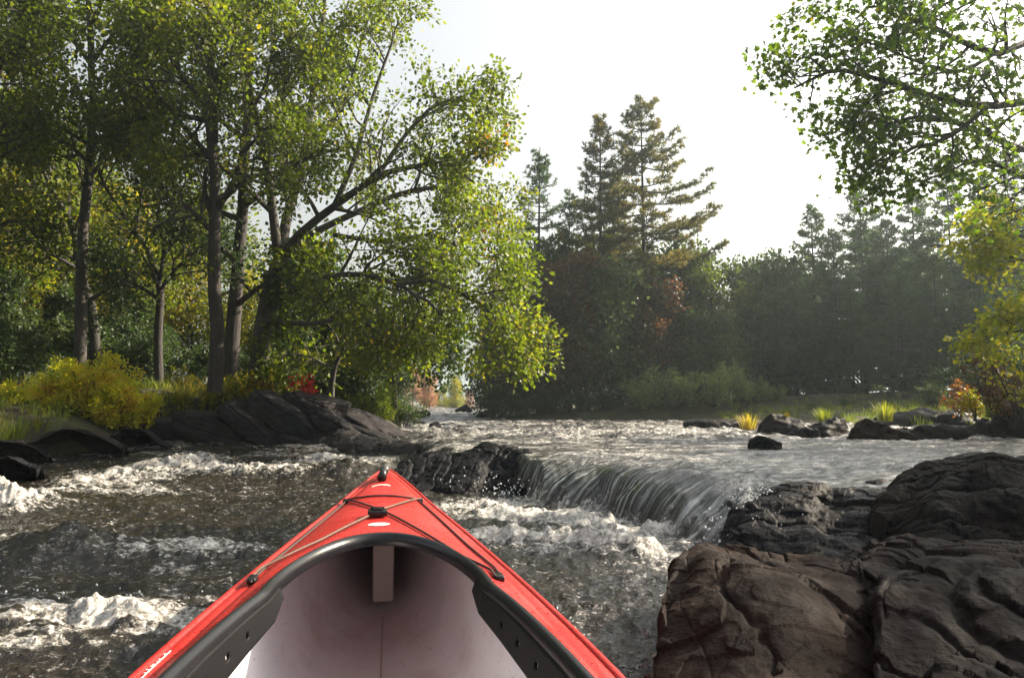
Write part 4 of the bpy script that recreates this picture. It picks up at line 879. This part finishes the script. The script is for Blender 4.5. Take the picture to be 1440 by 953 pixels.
def shrub(seed, H, spread, leaf, bark, per=8, size=.05, stems=14, nch=(6, 4), name='shrub', jit=.04, droop=0.):
    T = Tree(seed)
    for i in range(stems):
        a = T.r.uniform(0, 2 * np.pi); e = T.r.uniform(.1, 1) * spread / H
        grow(T, [math.cos(a) * .1 * spread, math.sin(a) * .1 * spread, 0], [math.cos(a) * e, math.sin(a) * e, 1], H * T.r.uniform(.6, 1.1) * (1 + .3 * e), .012 * H + .004, 0, len(nch), list(nch) + [0], .42, .14, .04, (25, 60), 0, .2, droop)
    root = empty(name, (0, 0, 0)); wood_mesh(T, bark, root, 9, ('stems', 'x')); leaf_mesh('foliage', T, leaf, root, per, size, jit, seed=seed, upf=.4, droop=.0); return root
def grass(seed, n, H, spread, mat, name='grass_tuft', wd=.008, arch_=.5):
    r = np.random.RandomState(seed); a = r.uniform(0, 2 * np.pi, n); e = r.rand(n)**.8; L = H * r.uniform(.55, 1.1, n); d = np.stack([np.cos(a), np.sin(a)], 1)
    m = 5; t_ = np.linspace(0, 1, m); b0 = d * (e * spread * .25)[:, None]
    X_ = b0[:, None] + d[:, None] * ((e * arch_)[:, None] * L[:, None] * (t_**1.7)[None])[..., None]; Zz = L[:, None] * (t_[None] - .25 * (e * arch_)[:, None] * (t_**3)[None])
    C = np.concatenate([X_, Zz[..., None]], 2); sd = np.stack([-d[:, 1], d[:, 0], 0 * a], 1) + r.randn(n, 3) * .3; wv = (wd * (1 - t_**2 * .9))[None, :, None]
    V = np.stack([C - sd[:, None] * wv, C + sd[:, None] * wv], 2).reshape(-1, 3)
    idx = np.arange(n * m * 2).reshape(n, m, 2); f = np.stack([idx[:, :-1, 0], idx[:, :-1, 1], idx[:, 1:, 1], idx[:, 1:, 0]], -1).reshape(-1, 4)
    return V, f, np.repeat(r.rand(n), m * 2)
def grass_obj(seed, n, H, spread, mat, loc, label, group=None, name='grass_tuft', **k):
    V, f, rn = grass(seed, n, H, spread, mat, **k); o = mesh_np(name, V, f, mat, None, False, attrs={'rnd': ('POINT', rn)}); o.location = loc; return tag(o, label, 'grass', group)
_used = set()
def place(proto, x_, y_, s=1., rz=None, label=None, group=None, cat='tree', z=None, sz=1.):
    o = copy_tree(proto) if proto.name in _used else proto
    _used.add(proto.name)
    o.location = (x_, y_, (GZ(x_, y_) if z is None else z) - .05); o.rotation_euler = (0, 0, (x_ * 7.3 + y_ * 3.1) % 6.28 if rz is None else rz); o.scale = (s, s, s * sz)
    return tag(o, label, cat, group)
def base_x(px, D): return (px - 720) / F * D
# ---- island pines in the centre and the treeline
PN1 = pine(41, 12.5, 2.5, M_needle, M_bark, .28, .46, 16, (.16, .026), .4, oneside=(1, -.2, 1.0))
PN2 = pine(42, 11.8, 1.9, M_needle, M_bark, .25, .36, 16, (.16, .026), .35)
PN3 = pine(43, 9.5, 1.7, M_needle2, M_barkd, .12, .34, 12, (.13, .024), .3, 'pine_tree', .3)
SP = pine(44, 8.5, 1.9, M_needle2, M_barkd, .03, .30, 12, (.14, .028), .25, 'spruce_tree', .2)
SP2 = pine(45, 8.0, 2.3, M_needle2, M_barkd, .03, .34, 12, (.14, .028), .35, 'spruce_tree', .3)
BD = broadleaf(51, 6.6, 2.1, M_dark, M_barkd, 8, .19, (26, 7, 4), tmin=.04)
BG = broadleaf(52, 6.0, 1.9, M_grey, M_barkd, 8, .18, (24, 7, 4), tmin=.05)
BR = broadleaf(53, 5.0, 1.5, M_rust, M_barkd, 9, .15, (18, 6, 4), tmin=.12)
BY = broadleaf(54, 5.6, 1.7, M_yellow, M_barkd, 9, .12, (20, 7, 4), tmin=.10)
BO = broadleaf(55, 7.0, 2.2, M_maple, M_barkd, 9, .12, (20, 7, 4), tmin=.10)
def topz(px, py, D): return float(W(px, py, D)[2])
def put(proto, Hn, px, top, D, label, group=None, rz=None, **k):
    x_ = base_x(px, D); z_ = GZ(x_, D); return place(proto, x_, D, (topz(px, top, D) - z_) / Hn, rz, label, group, z=z_, **k)
put(PN1, 12.5, 908, 132, 26.5, 'tallest pine of the far bank, long bare limbs on its right side', rz=0.)
put(PN2, 11.8, 846, 158, 26.0, 'second tallest pine of the far bank, left of the tallest', rz=1.)
put(PN3, 9.5, 757, 205, 26.5, 'narrow dark pine at the left end of the far bank')
put(PN3, 9.5, 800, 262, 28., 'lower pine half hidden left of the two tall pines')
put(PN2, 11.8, 872, 235, 28.5, 'pine standing between and behind the two tall ones')
g = 'trees of the far bank'
far = [(BD, 6.6, 705, 430, 27, 'dark low crowned tree at the left tip of the far bank, over the narrow channel'), (BR, 5., 742, 395, 25.6, 'rust leaved tree at the foot of the narrow dark pine'),
 (BR, 5., 800, 372, 25.2, 'rust and brown leaved tree below the second tallest pine'), (BG, 6., 862, 385, 25.0, 'green tree standing under the gap between the two tall pines'), (BO, 7., 828, 330, 27, 'gold tinged tree behind the rust leaved ones'),
 (BR, 5., 925, 400, 25.3, 'brownish tree right below the trunk of the tallest pine'), (BD, 6.6, 770, 350, 28, 'dark rounded tree behind the narrow dark pine'), (BD, 6.6, 960, 350, 27.3, 'dark rounded tree right of the tallest pine'),
 (BO, 7., 1005, 371, 26.3, 'green gold tree under the outermost limb of the tallest pine'), (BG, 6., 1040, 378, 27, 'grey green round crown in the dip right of the pines'), (BD, 6.6, 1075, 376, 28, 'dark round crown in the dip right of the pines'),
 (BG, 6., 1020, 446, 25.5, 'lower grey green tree standing forward in the dip'), (SP, 8.5, 1150, 284, 28.5, 'small pointed spruce first right of the dip'), (BG, 6., 1105, 371, 28.5, 'pale round crown left of the small pointed spruce'),
 (SP2, 8., 1218, 254, 28, 'broad pointed spruce, highest of the right treeline'), (SP, 8.5, 1180, 318, 26.5, 'dark spruce in front of the small pointed one'), (SP2, 8., 1255, 308, 26.5, 'wide spruce standing forward of the highest spruce'),
 (SP, 8.5, 1295, 260, 29, 'thin spruce right of the highest spruce'), (SP2, 8., 1345, 240, 27.5, 'tall spruce near the right edge under the hanging branches'), (SP, 8.5, 1395, 240, 26, 'dark spruce behind the sunlit yellow leaves'),
 (SP2, 8., 1440, 213, 25, 'spruce cut by the right edge'), (SP2, 8., 1320, 358, 24.5, 'low wide spruce over the right rocks'), (SP2, 8., 1120, 363, 25.8, 'dark spruce behind the last shore bushes'),
 (SP, 8.5, 1200, 378, 25, 'dark low spruce in front of the broad spruce'), (SP, 8.5, 1080, 378, 26.6, 'dark spruce in front of the dark round crown'), (SP2, 8., 1270, 378, 24.3, 'low dark spruce in front of the wide spruce'), (BD, 6.6, 980, 440, 25.2, 'low dark tree behind the left shore bushes'),
 (BD, 6.6, 870, 440, 25.6, 'low dark tree right behind the bank under the pines'), (BD, 6.6, 765, 450, 25., 'low dark tree above the left end of the far bank'), (BD, 6.6, 1380, 426, 23, 'dark tree behind the reddish bushes on the right'), (BO, 7., 1500, 326, 20, 'green gold tree outside the right edge'),
 (BD, 6.6, 1145, 406, 31, 'dark crown filling the row behind the small pointed spruce'), (BD, 6.6, 1300, 366, 32, 'dark crown in the row behind the thin spruce'), (BD, 6.6, 1400, 356, 31, 'dark crown in the back row at the right edge'), (BD, 6.6, 900, 370, 30, 'dark crown in the row behind the tall pines')]
for (pr, Hn, px, top, D, lab) in far: put(pr, Hn, px, top, D, lab, g)
rb_ = np.random.RandomState(12)
for i in range(26):
    px = 700 + i * 34 + rb_.randint(-8, 8); put((SP, SP2, SP, BD)[rb_.randint(4)], 7.6, px, int(np.interp(px, [700, 900, 1050, 1200, 1500], [430, 390, 395, 345, 310])) + rb_.randint(-10, 40), 31 + rb_.rand() * 6, 'tree in the back rows of the far bank', 'trees in the back rows of the far bank')
# far channel end: red and pale trees
for (pr, px, top, D, lab) in [(BR, 604, 528, 52, 'coral red tree glowing at the far end of the channel'), (BY, 640, 535, 60, 'pale yellow tree at the far end of the channel'), (BR, 660, 548, 64, 'hazy pink tree beyond the pale yellow one'), (BY, 622, 545, 70, 'small hazy yellow tree behind the coral red one'), (BR, 580, 520, 58, 'reddish tree half hidden by the left bank at the channel end')]:
    o = put(pr, 5. if pr is BR else 5.6, px, top, D, lab, 'autumn trees at the end of the channel')
    if pr is BR:
        for ch in o.children:
            if ch.name.startswith('crown'): ch.data = ch.data.copy(); ch.data.materials[0] = M_pale
for i, (px, top, D) in enumerate([(560, 480, 75), (600, 525, 85), (640, 530, 90), (690, 510, 80), (730, 470, 70)]):
    put(BY if i % 2 else BG, 5.6 if i % 2 else 6., px, top, D, ['hazy green tree at the far left of the channel end', 'pale gold tree in the haze above the coral red one', 'pale green tree in the haze above the pale yellow one', 'pale gold tree in the haze right of the channel end', 'hazy green tree right of the channel end'][i], 'autumn trees at the end of the channel')
# ---- left bank background
g = 'understory trees of the left bank'
lb = [(BY, 5.6, 20, 300, 17, 'yellow green tree low at the left edge'), (BY, 5.6, 95, 330, 18, 'yellow green tree behind the dark leaning one'), (BY, 5.6, 170, 290, 18.5, 'tree turning gold between the grey trunk and the forked one'), (BO, 7., 235, 300, 20, 'green gold tree behind the thin forked trunk'),
 (BY, 5.6, 265, 340, 17.5, 'yellow green tree between the forked and the straight trunk'), (BO, 7., 60, 270, 21, 'tall green gold tree in the back of the left edge'), (BO, 7., 180, 250, 22, 'tall green gold tree in the back of the forked trunk'), (BO, 7., 300, 260, 21.5, 'tall green gold tree behind the straight furrowed trunk'),
 (BD, 6.6, 420, 340, 19, 'dark tree behind the oak trunk'), (BD, 6.6, 480, 400, 17.5, 'dark tree behind the hanging oak boughs'), (BO, 7., 520, 380, 20.5, 'green tree seen through the oak boughs'), (BD, 6.6, 540, 450, 20, 'last dark tree of the left bank before the channel'), (BY, 5.6, 350, 390, 17, 'yellow green tree low behind the thick dark trunk'),
 (BO, 7., -40, 120, 16, 'green gold tree outside the left edge'), (BD, 6.6, 5, 380, 14.5, 'dark low tree at the left edge behind the shrub'), (BD, 6.6, 185, 400, 16, 'dark low tree left of the thin forked trunk'), (BD, 6.6, 400, 430, 15.5, 'low dark tree at the foot of the oak'), (BD, 6.6, 90, 410, 16, 'low dark tree behind the tall grey trunk')]
for (pr, Hn, px, top, D, lab) in lb: put(pr, Hn, px, top, D, lab, g)
for (x_, y_, q_, s_) in [(-15, 14, 0, 1.0), (-17, 18, 1, 1.1), (-14, 21, 0, 1.2), (-19, 23, 1, 1.2), (-12.5, 17, 2, 1.0), (-21, 15, 0, 1.1), (-16, 27, 1, 1.3), (-24, 21, 0, 1.2), (-12, 9.5, 1, .8), (-14.5, 10.5, 2, .9)]:
    place((BO, BD, BY)[q_], x_, y_, s_, None, 'tree of the woods beyond the left edge', 'woods beyond the left edge')
# ---- bushes
SB = shrub(61, 1.0, .9, M_dark, M_barkd, 9, .06, 14, (6, 4)); SG = shrub(62, 1.0, 1.1, M_greyb, M_barkd, 10, .055, 16, (6, 4)); SY = shrub(63, 1.0, .7, M_yellow, M_barkd, 8, .045, 12, (6, 4)); SBR = shrub(64, 1.0, .9, M_bright, M_barkd, 9, .05, 14, (6, 4))
g = 'bushes of the far shore'
for i, (px, top, D, pr, lab) in enumerate([(700, 545, 24.6, SB, 'dark bush at the left tip of the far shore'), (735, 552, 24.4, SB, 'dark bush second from the left tip of the far shore'), (775, 548, 24.3, SB, 'dark bush on the shore below the narrow dark pine'), (820, 552, 24.2, SB, 'dark bush on the shore below the second tallest pine'), (860, 556, 24.2, SB, 'dark bush on the shore left of the first grey green one'),
    (905, 540, 24, SG, 'first grey green bush on the far shore'), (950, 530, 24, SG, 'tall grey green bush with upright shoots'), (1000, 524, 24, SG, 'highest grey green bush of the far shore'), (1050, 536, 24, SG, 'rounded grey green bush right of the highest'), (1085, 545, 24, SG, 'last grey green bush toward the right grass'),
    (1140, 566, 22.5, SB, 'low dark bush left of the pool grass'), (1190, 560, 22.5, SB, 'low dark bush behind the rounded rock'), (1250, 556, 22, SB, 'low dark bush behind the brown topped rock'), (1310, 545, 21, SB, 'dark bush behind the long grey rock'), (1370, 520, 19, SB, 'tall dark bush behind the reddish bushes'), (1430, 500, 18, SB, 'tall dark bush at the right edge')]):
    put(pr, 1.0, px, top, D, lab, g, cat='bush')
g = 'bushes of the left bank'
for (px, top, D, pr, lab) in [(530, 548, 14.5, SBR, 'bright green bush at the water end of the left bank'), (500, 552, 14, SBR, 'bright green bush beside the dark outcrop end'), (565, 560, 17, SB, 'dark bush at the start of the narrow channel'), (370, 515, 13, SY, 'yellow green bush under the oak trunk'), (410, 525, 13, SY, 'yellow green bush left of the red sapling'),
    (440, 510, 14, SB, 'dark bush behind the red sapling'), (340, 500, 14, SB, 'dark bush behind the straight furrowed trunk'), (270, 490, 14.5, SB, 'dark bush behind the tall grass'), (200, 470, 15, SB, 'dark bush behind the yellow shrub'), (120, 460, 15, SB, 'dark bush under the tall grey trunk'), (40, 480, 13.5, SB, 'dark bush behind the shrub at the left edge'), (-20, 460, 12, SB, 'dark bush cut by the left edge'),
    (320, 535, 12.7, SBR, 'small green bush right of the tall grass'), (250, 520, 13, SY, 'yellow green bush behind the tall grass'), (480, 530, 14.5, SB, 'dark bush behind the pale leaning stem'), (20, 560, 10.6, SY, 'yellow green bush in the grass at the left edge'), (420, 480, 15.5, SY, 'pale green bush deep under the oak')]:
    put(pr, 1.0, px, top, D, lab, g, cat='bush')
# the glowing yellow shrub: three clumps grow as one bush
T = Tree(71)
for (cx, hh, n_) in ((base_x(36, 10.9), .60, 9), (base_x(76, 10.9), .82, 14), (base_x(116, 10.9), .98, 18), (base_x(150, 10.9), .84, 15), (base_x(178, 10.8), .60, 11)):
    for i in range(n_):
        a = T.r.uniform(0, 6.28); e = T.r.uniform(.05, .75); grow(T, [cx + .08 * math.cos(a), 10.9 + .1 * math.sin(a), .42], [math.cos(a) * e, math.sin(a) * e, 1], hh * T.r.uniform(.65, 1.05), .011, 0, 2, [7, 4, 0], .36, .13, .04, (22, 50), 0, .15)
root = empty('shrub', (base_x(110, 10.9), 10.9, .40), 0, 'glowing yellow and orange shrub above the left rocks', 'bush'); o_ = np.array(root.location)
T.br = [(a - o_, b, c) for a, b, c in T.br]; T.tw = [a - o_ for a in T.tw]; wood_mesh(T, M_barkd, root, 9, ('stems', 'x')); leaf_mesh('foliage', T, M_blue, root, 11, .042, .03, seed=3, upf=.4, droop=-.2)
# red sapling on the outcrop
def sapling(name, px, py, D, H, leaf, label, n=3, per=10, size=.05, seed=1, cat='sapling', spread=.25, z=None):
    T = Tree(seed); q = W(px, py, D)
    for i in range(n): grow(T, q + T.r.randn(3) * .02, [T.r.randn() * spread, T.r.randn() * spread, 1], H * T.r.uniform(.7, 1.05), .008, 0, 1, [6, 0], .35, .08, .02, (30, 60), 0, .25)
    return finish(T, name, label, cat, M_barkd, leaf, per, size, .03, MAPLE if D < 9 else KITE, seed=seed, origin=q)
M_scarlet = leaf_mat('leaf_scarlet', [(.0, (.35, .012, .02)), (1., (.55, .03, .035))], .5, .45, 1, .3, (1.3, .9, .9))
sapling('maple_sapling', 429, 572, 11.9, .48, M_scarlet, 'small scarlet sapling growing from the dark outcrop', 4, 9, .058, 2)
for i, (px, py, D, H, lab) in enumerate([(290, 578, 12.0, .34, 'leafy yellow green weed at the left end of the outcrop'), (310, 572, 12.1, .42, 'taller leafy weed behind the outcrop crest'), (350, 566, 12.2, .35, 'pale weed on top of the outcrop'), (375, 562, 12.3, .38, 'yellowish weed on the outcrop left of the red sapling'), (400, 560, 12.4, .42, 'straw coloured weed nearest to the red sapling'), (262, 590, 11.9, .40, 'weed in the notch between yellow shrub and outcrop'), (330, 570, 12.3, .5, 'tall thin weed above the middle of the outcrop')]):
    sapling('weed', px, py, D, H, M_yellow, lab, 4, 8, .05, 80 + i, 'plant', .3)
for i, (px, py, D, n, H, m_, lab) in enumerate([(262, 580, 12.3, 160, .62, M_straw, 'tall straw coloured grass clump between the shrub and the outcrop'), (240, 585, 12.2, 120, .45, M_grass, 'green grass clump right of the yellow shrub'), (300, 566, 12.9, 150, .50, M_straw, 'dry grass clump behind the left half of the outcrop'), (345, 560, 13.0, 150, .48, M_straw, 'dry grass clump behind the outcrop crest'), (372, 558, 12.9, 140, .42, M_grass, 'green grass clump behind the outcrop crest'), (408, 556, 13.0, 140, .45, M_straw, 'dry grass clump just left of the red sapling'), (325, 564, 12.8, 140, .40, M_grass, 'green grass clump behind the steep narrow slab'),
    (20, 625, 9.3, 150, .4, M_grass, 'grass clump at the left edge under the shrub'), (-10, 630, 9., 150, .45, M_grass, 'grass clump cut by the left edge'),
    (55, 612, 9.9, 100, .3, M_grass, 'grass in front of the left end of the shrub'), (300, 575, 12.2, 120, .35, M_grass, 'low grass on the outcrop behind the leafy weeds'), (385, 562, 12.3, 100, .28, M_straw, 'short dry grass on the outcrop crest'),
    (1052, 601, 12.3, 130, .26, M_straw, 'yellow grass tuft with arching stems on the right rocks'), (1216, 609, 12.0, 190, .28, M_grass, 'bright green grass tuft on the right rocks'), (1245, 590, 14, 140, .4, M_grass, 'green grass clump behind the brown topped rock'), (1160, 592, 14.5, 120, .3, M_grass, 'thin grass behind the rounded rock'), (1395, 585, 13.5, 160, .45, M_grass, 'grass under the reddish bushes'), (515, 585, 14.3, 220, .5, M_grass, 'long green grass at the foot of the bright green bushes'), (545, 588, 15.2, 200, .45, M_grass, 'long green grass at the waterline of the channel')]):
    q = W(px, py, D); grass_obj(90 + i, n, H, .5, m_, tuple(q - [0, 0, .03]), lab, 'grass tufts along the banks', wd=.006)
# right bank: reddish bushes, bright leaves
for (px, top, py, D, leaf, lab, n, sz, sd) in [(1350, 540, 590, 12.6, M_muted, 'small red leaved bush on the right rocks', 7, .05, 4), (1372, 555, 592, 12.2, M_yellow, 'small yellow leaved bush beside the red one', 7, .045, 5), (1400, 488, 595, 11.2, M_rust, 'rust and green leaved bush with a crooked stem on the right bank', 9, .06, 6), (1440, 460, 600, 10.2, M_yellow, 'yellow green bush cut by the right edge above the rocks', 10, .06, 7), (1425, 520, 600, 10.8, M_rust, 'rust leaved bush low at the right edge', 8, .055, 8)]:
    sapling('shrub', px, py, D, (py - top) / F * D, leaf, lab, n, 10, sz, sd, 'bush', .32)
# yellow flower
q = W(1106, 594, 12.2); root = empty('flower', tuple(q), 0, 'single yellow flower standing on the right rocks', 'flower')
mb = MB(); mb.tube([(0, 0, 0), (.01, 0, .06), (0, -.01, .12)], .004, 5); mb.build('stem', M_grass, root)
mb = MB()
for i in range(11):
    a = i * 2 * np.pi / 11; d = np.array([math.cos(a), -.25, math.sin(a)]); s_ = np.array([-math.sin(a), 0, math.cos(a)]); mb.add(np.array([[0, -.012, 0], d * .03 + s_ * .012, d * .055, d * .03 - s_ * .012]) + [0, -.01, .12], np.array([[0, 1, 2, 3]]))
mb.build('petals', simple('petal_yellow', (.75, .50, .02), .5), root, False)
# ---- right bank trees and overhanging boughs
RT = np.array([7.6, 8.4, GZ(7.6, 8.4)])
T = Tree(101)
limb(T, np.array([RT, RT + [.1, -.1, 2], RT + [-.1, -.4, 4], RT + [.1, -.6, 6.5], RT + [.2, -.6, 8.5]]), .2, .08, 0, 3, [12, 6, 4], 1.7, .45, (50, 80), n=14)
OB = [([RT + [-.1, -.4, 3.2], W(1500, 60, 7.9), W(1400, 75, 7.4), W(1320, 40, 7.1), W(1270, 22, 6.9), W(1215, 8, 6.8)], .05), ([RT + [-.1, -.5, 3.6], W(1480, 140, 7.6), W(1390, 150, 7.2), W(1300, 130, 7.0), W(1225, 108, 6.9), W(1165, 103, 6.8), W(1115, 122, 6.8)], .05),
      ([RT + [-.1, -.4, 3.], W(1470, 215, 7.8), W(1390, 190, 7.4), W(1310, 165, 7.2), W(1250, 175, 7.1), W(1215, 200, 7.1)], .045), ([W(1390, 150, 7.2), W(1330, 195, 7.0), W(1275, 212, 6.9), W(1222, 235, 6.9)], .025), ([RT + [-.1, -.5, 4.0], W(1500, -20, 7.6), W(1420, -10, 7.3), W(1330, -20, 7), W(1240, -30, 6.8), W(1160, -20, 6.7)], .05),
      ([RT + [-.1, -.5, 3.0], W(1480, 250, 7.6), W(1420, 240, 7.4), W(1370, 225, 7.3), W(1320, 250, 7.2)], .03), ([W(1400, 75, 7.4), W(1350, 100, 7.2), W(1300, 90, 7.1), W(1240, 66, 7.0), W(1200, 54, 6.9)], .022)]
for i, (pl, r_) in enumerate(OB): limb(T, np.array(pl), r_, .008, 1, 3, [16, 5, 3], .62, .28, (30, 70), 0, .16, flat=.5, ratio=.6, n=14)
finish(T, 'maple_tree', 'tree on the right bank whose boughs hang into the top right corner', 'tree', M_barkd, M_bough, 3, .050, .060, MAPLE, seed=5)
T = Tree(103); B2 = np.array([8.6, 10.4, GZ(8.6, 10.4)])
limb(T, np.array([B2, B2 + [0, -.2, 1.5], B2 + [-.2, -.4, 3.2], B2 + [-.1, -.4, 4.6]]), .08, .03, 0, 3, [0, 4, 3], .7, .6)
for pl in [[B2 + [-.05, -.2, 2.], W(1470, 330, 10), W(1430, 335, 9.8), W(1395, 330, 9.7), W(1362, 345, 9.6)], [B2 + [-.05, -.2, 2.], W(1465, 300, 10), W(1420, 300, 9.8), W(1390, 310, 9.7)], [B2 + [-.05, -.2, 1.3], W(1480, 470, 9.9), W(1440, 465, 9.6), W(1400, 472, 9.5), W(1380, 480, 9.5)], [B2 + [-.05, -.2, 1.5], W(1470, 420, 9.8), W(1440, 440, 9.7), W(1420, 455, 9.6)], [B2 + [-.05, -.2, 2.], W(1465, 370, 10), W(1410, 360, 9.8), W(1385, 370, 9.7)]]:
    limb(T, np.array(pl), .02, .006, 1, 2, [13, 5], .46, .3, (30, 65), 0, .15, flat=.4)
finish(T, 'maple_tree', 'young tree with sunlit lime yellow leaves at the right edge', 'tree', M_barkd, M_lime, 9, .046, .05, MAPLE, seed=6)
# unseen trees added beyond the right edge to shade the fall and corner rocks
for (x_, y_, s_, lab) in SHADE: place(BO, x_, y_, s_, None, lab, 'unseen shading trees outside the right edge')
# ---- ground cover
r = np.random.RandomState(5); Vs = []; Fs = []; Rn = []; n0 = 0; Vg, fg, rg_ = grass(77, 9, .22, .3, M_grass, wd=.006)
cnt = 0
while cnt < 2600:
    x_ = r.uniform(-14, -1.6); y_ = r.uniform(7, 19); dl = float(np.interp(y_, xl_y, xl_x)) - x_
    if dl < .7 or dl > 6: continue
    s_ = r.uniform(.6, 1.4); a = r.uniform(0, 6.28); c_, q_ = math.cos(a), math.sin(a)
    V = Vg * s_ @ np.array([[c_, q_, 0], [-q_, c_, 0], [0, 0, 1]]) + [x_, y_, GZ(x_, y_) - .02]; Vs.append(V); Fs.append(fg + n0); Rn.append(rg_ * .7 + r.rand() * .3); n0 += len(V); cnt += 1
for _ in range(1500):
    x_ = r.uniform(6, 16); y_ = r.uniform(13, 24); 
    if x_ - float(np.interp(y_, xr_y, xr_x)) < .3: continue
    V = Vg * r.uniform(.6, 1.4) + [x_, y_, GZ(x_, y_) - .02]; Vs.append(V); Fs.append(fg + n0); Rn.append(rg_ * .7 + r.rand() * .3); n0 += len(V)
tag(mesh_np('grass', np.concatenate(Vs), np.concatenate(Fs), M_grass, None, False, attrs={'rnd': ('POINT', np.concatenate(Rn))}), 'low grass and ground cover on both banks', 'grass', kind='stuff')
# ---- haze
if HAZE > 0:
    t = NT('haze'); t.n('ShaderNodeBsdfDiffuse'); v = t.n('ShaderNodeVolumePrincipled', {'Color': (.80, .95, 1., 1), 'Density': HAZE, 'Anisotropy': HAZE_G})
    t.link(v.outputs[0], t.out.inputs['Volume']); mb = MB(); mb.box((0, 400 - 100, 12.5), (760, 720, 15)); tag(mb.build('haze', t.m, None, False), 'thin bright morning haze over the river', 'haze', kind='stuff')
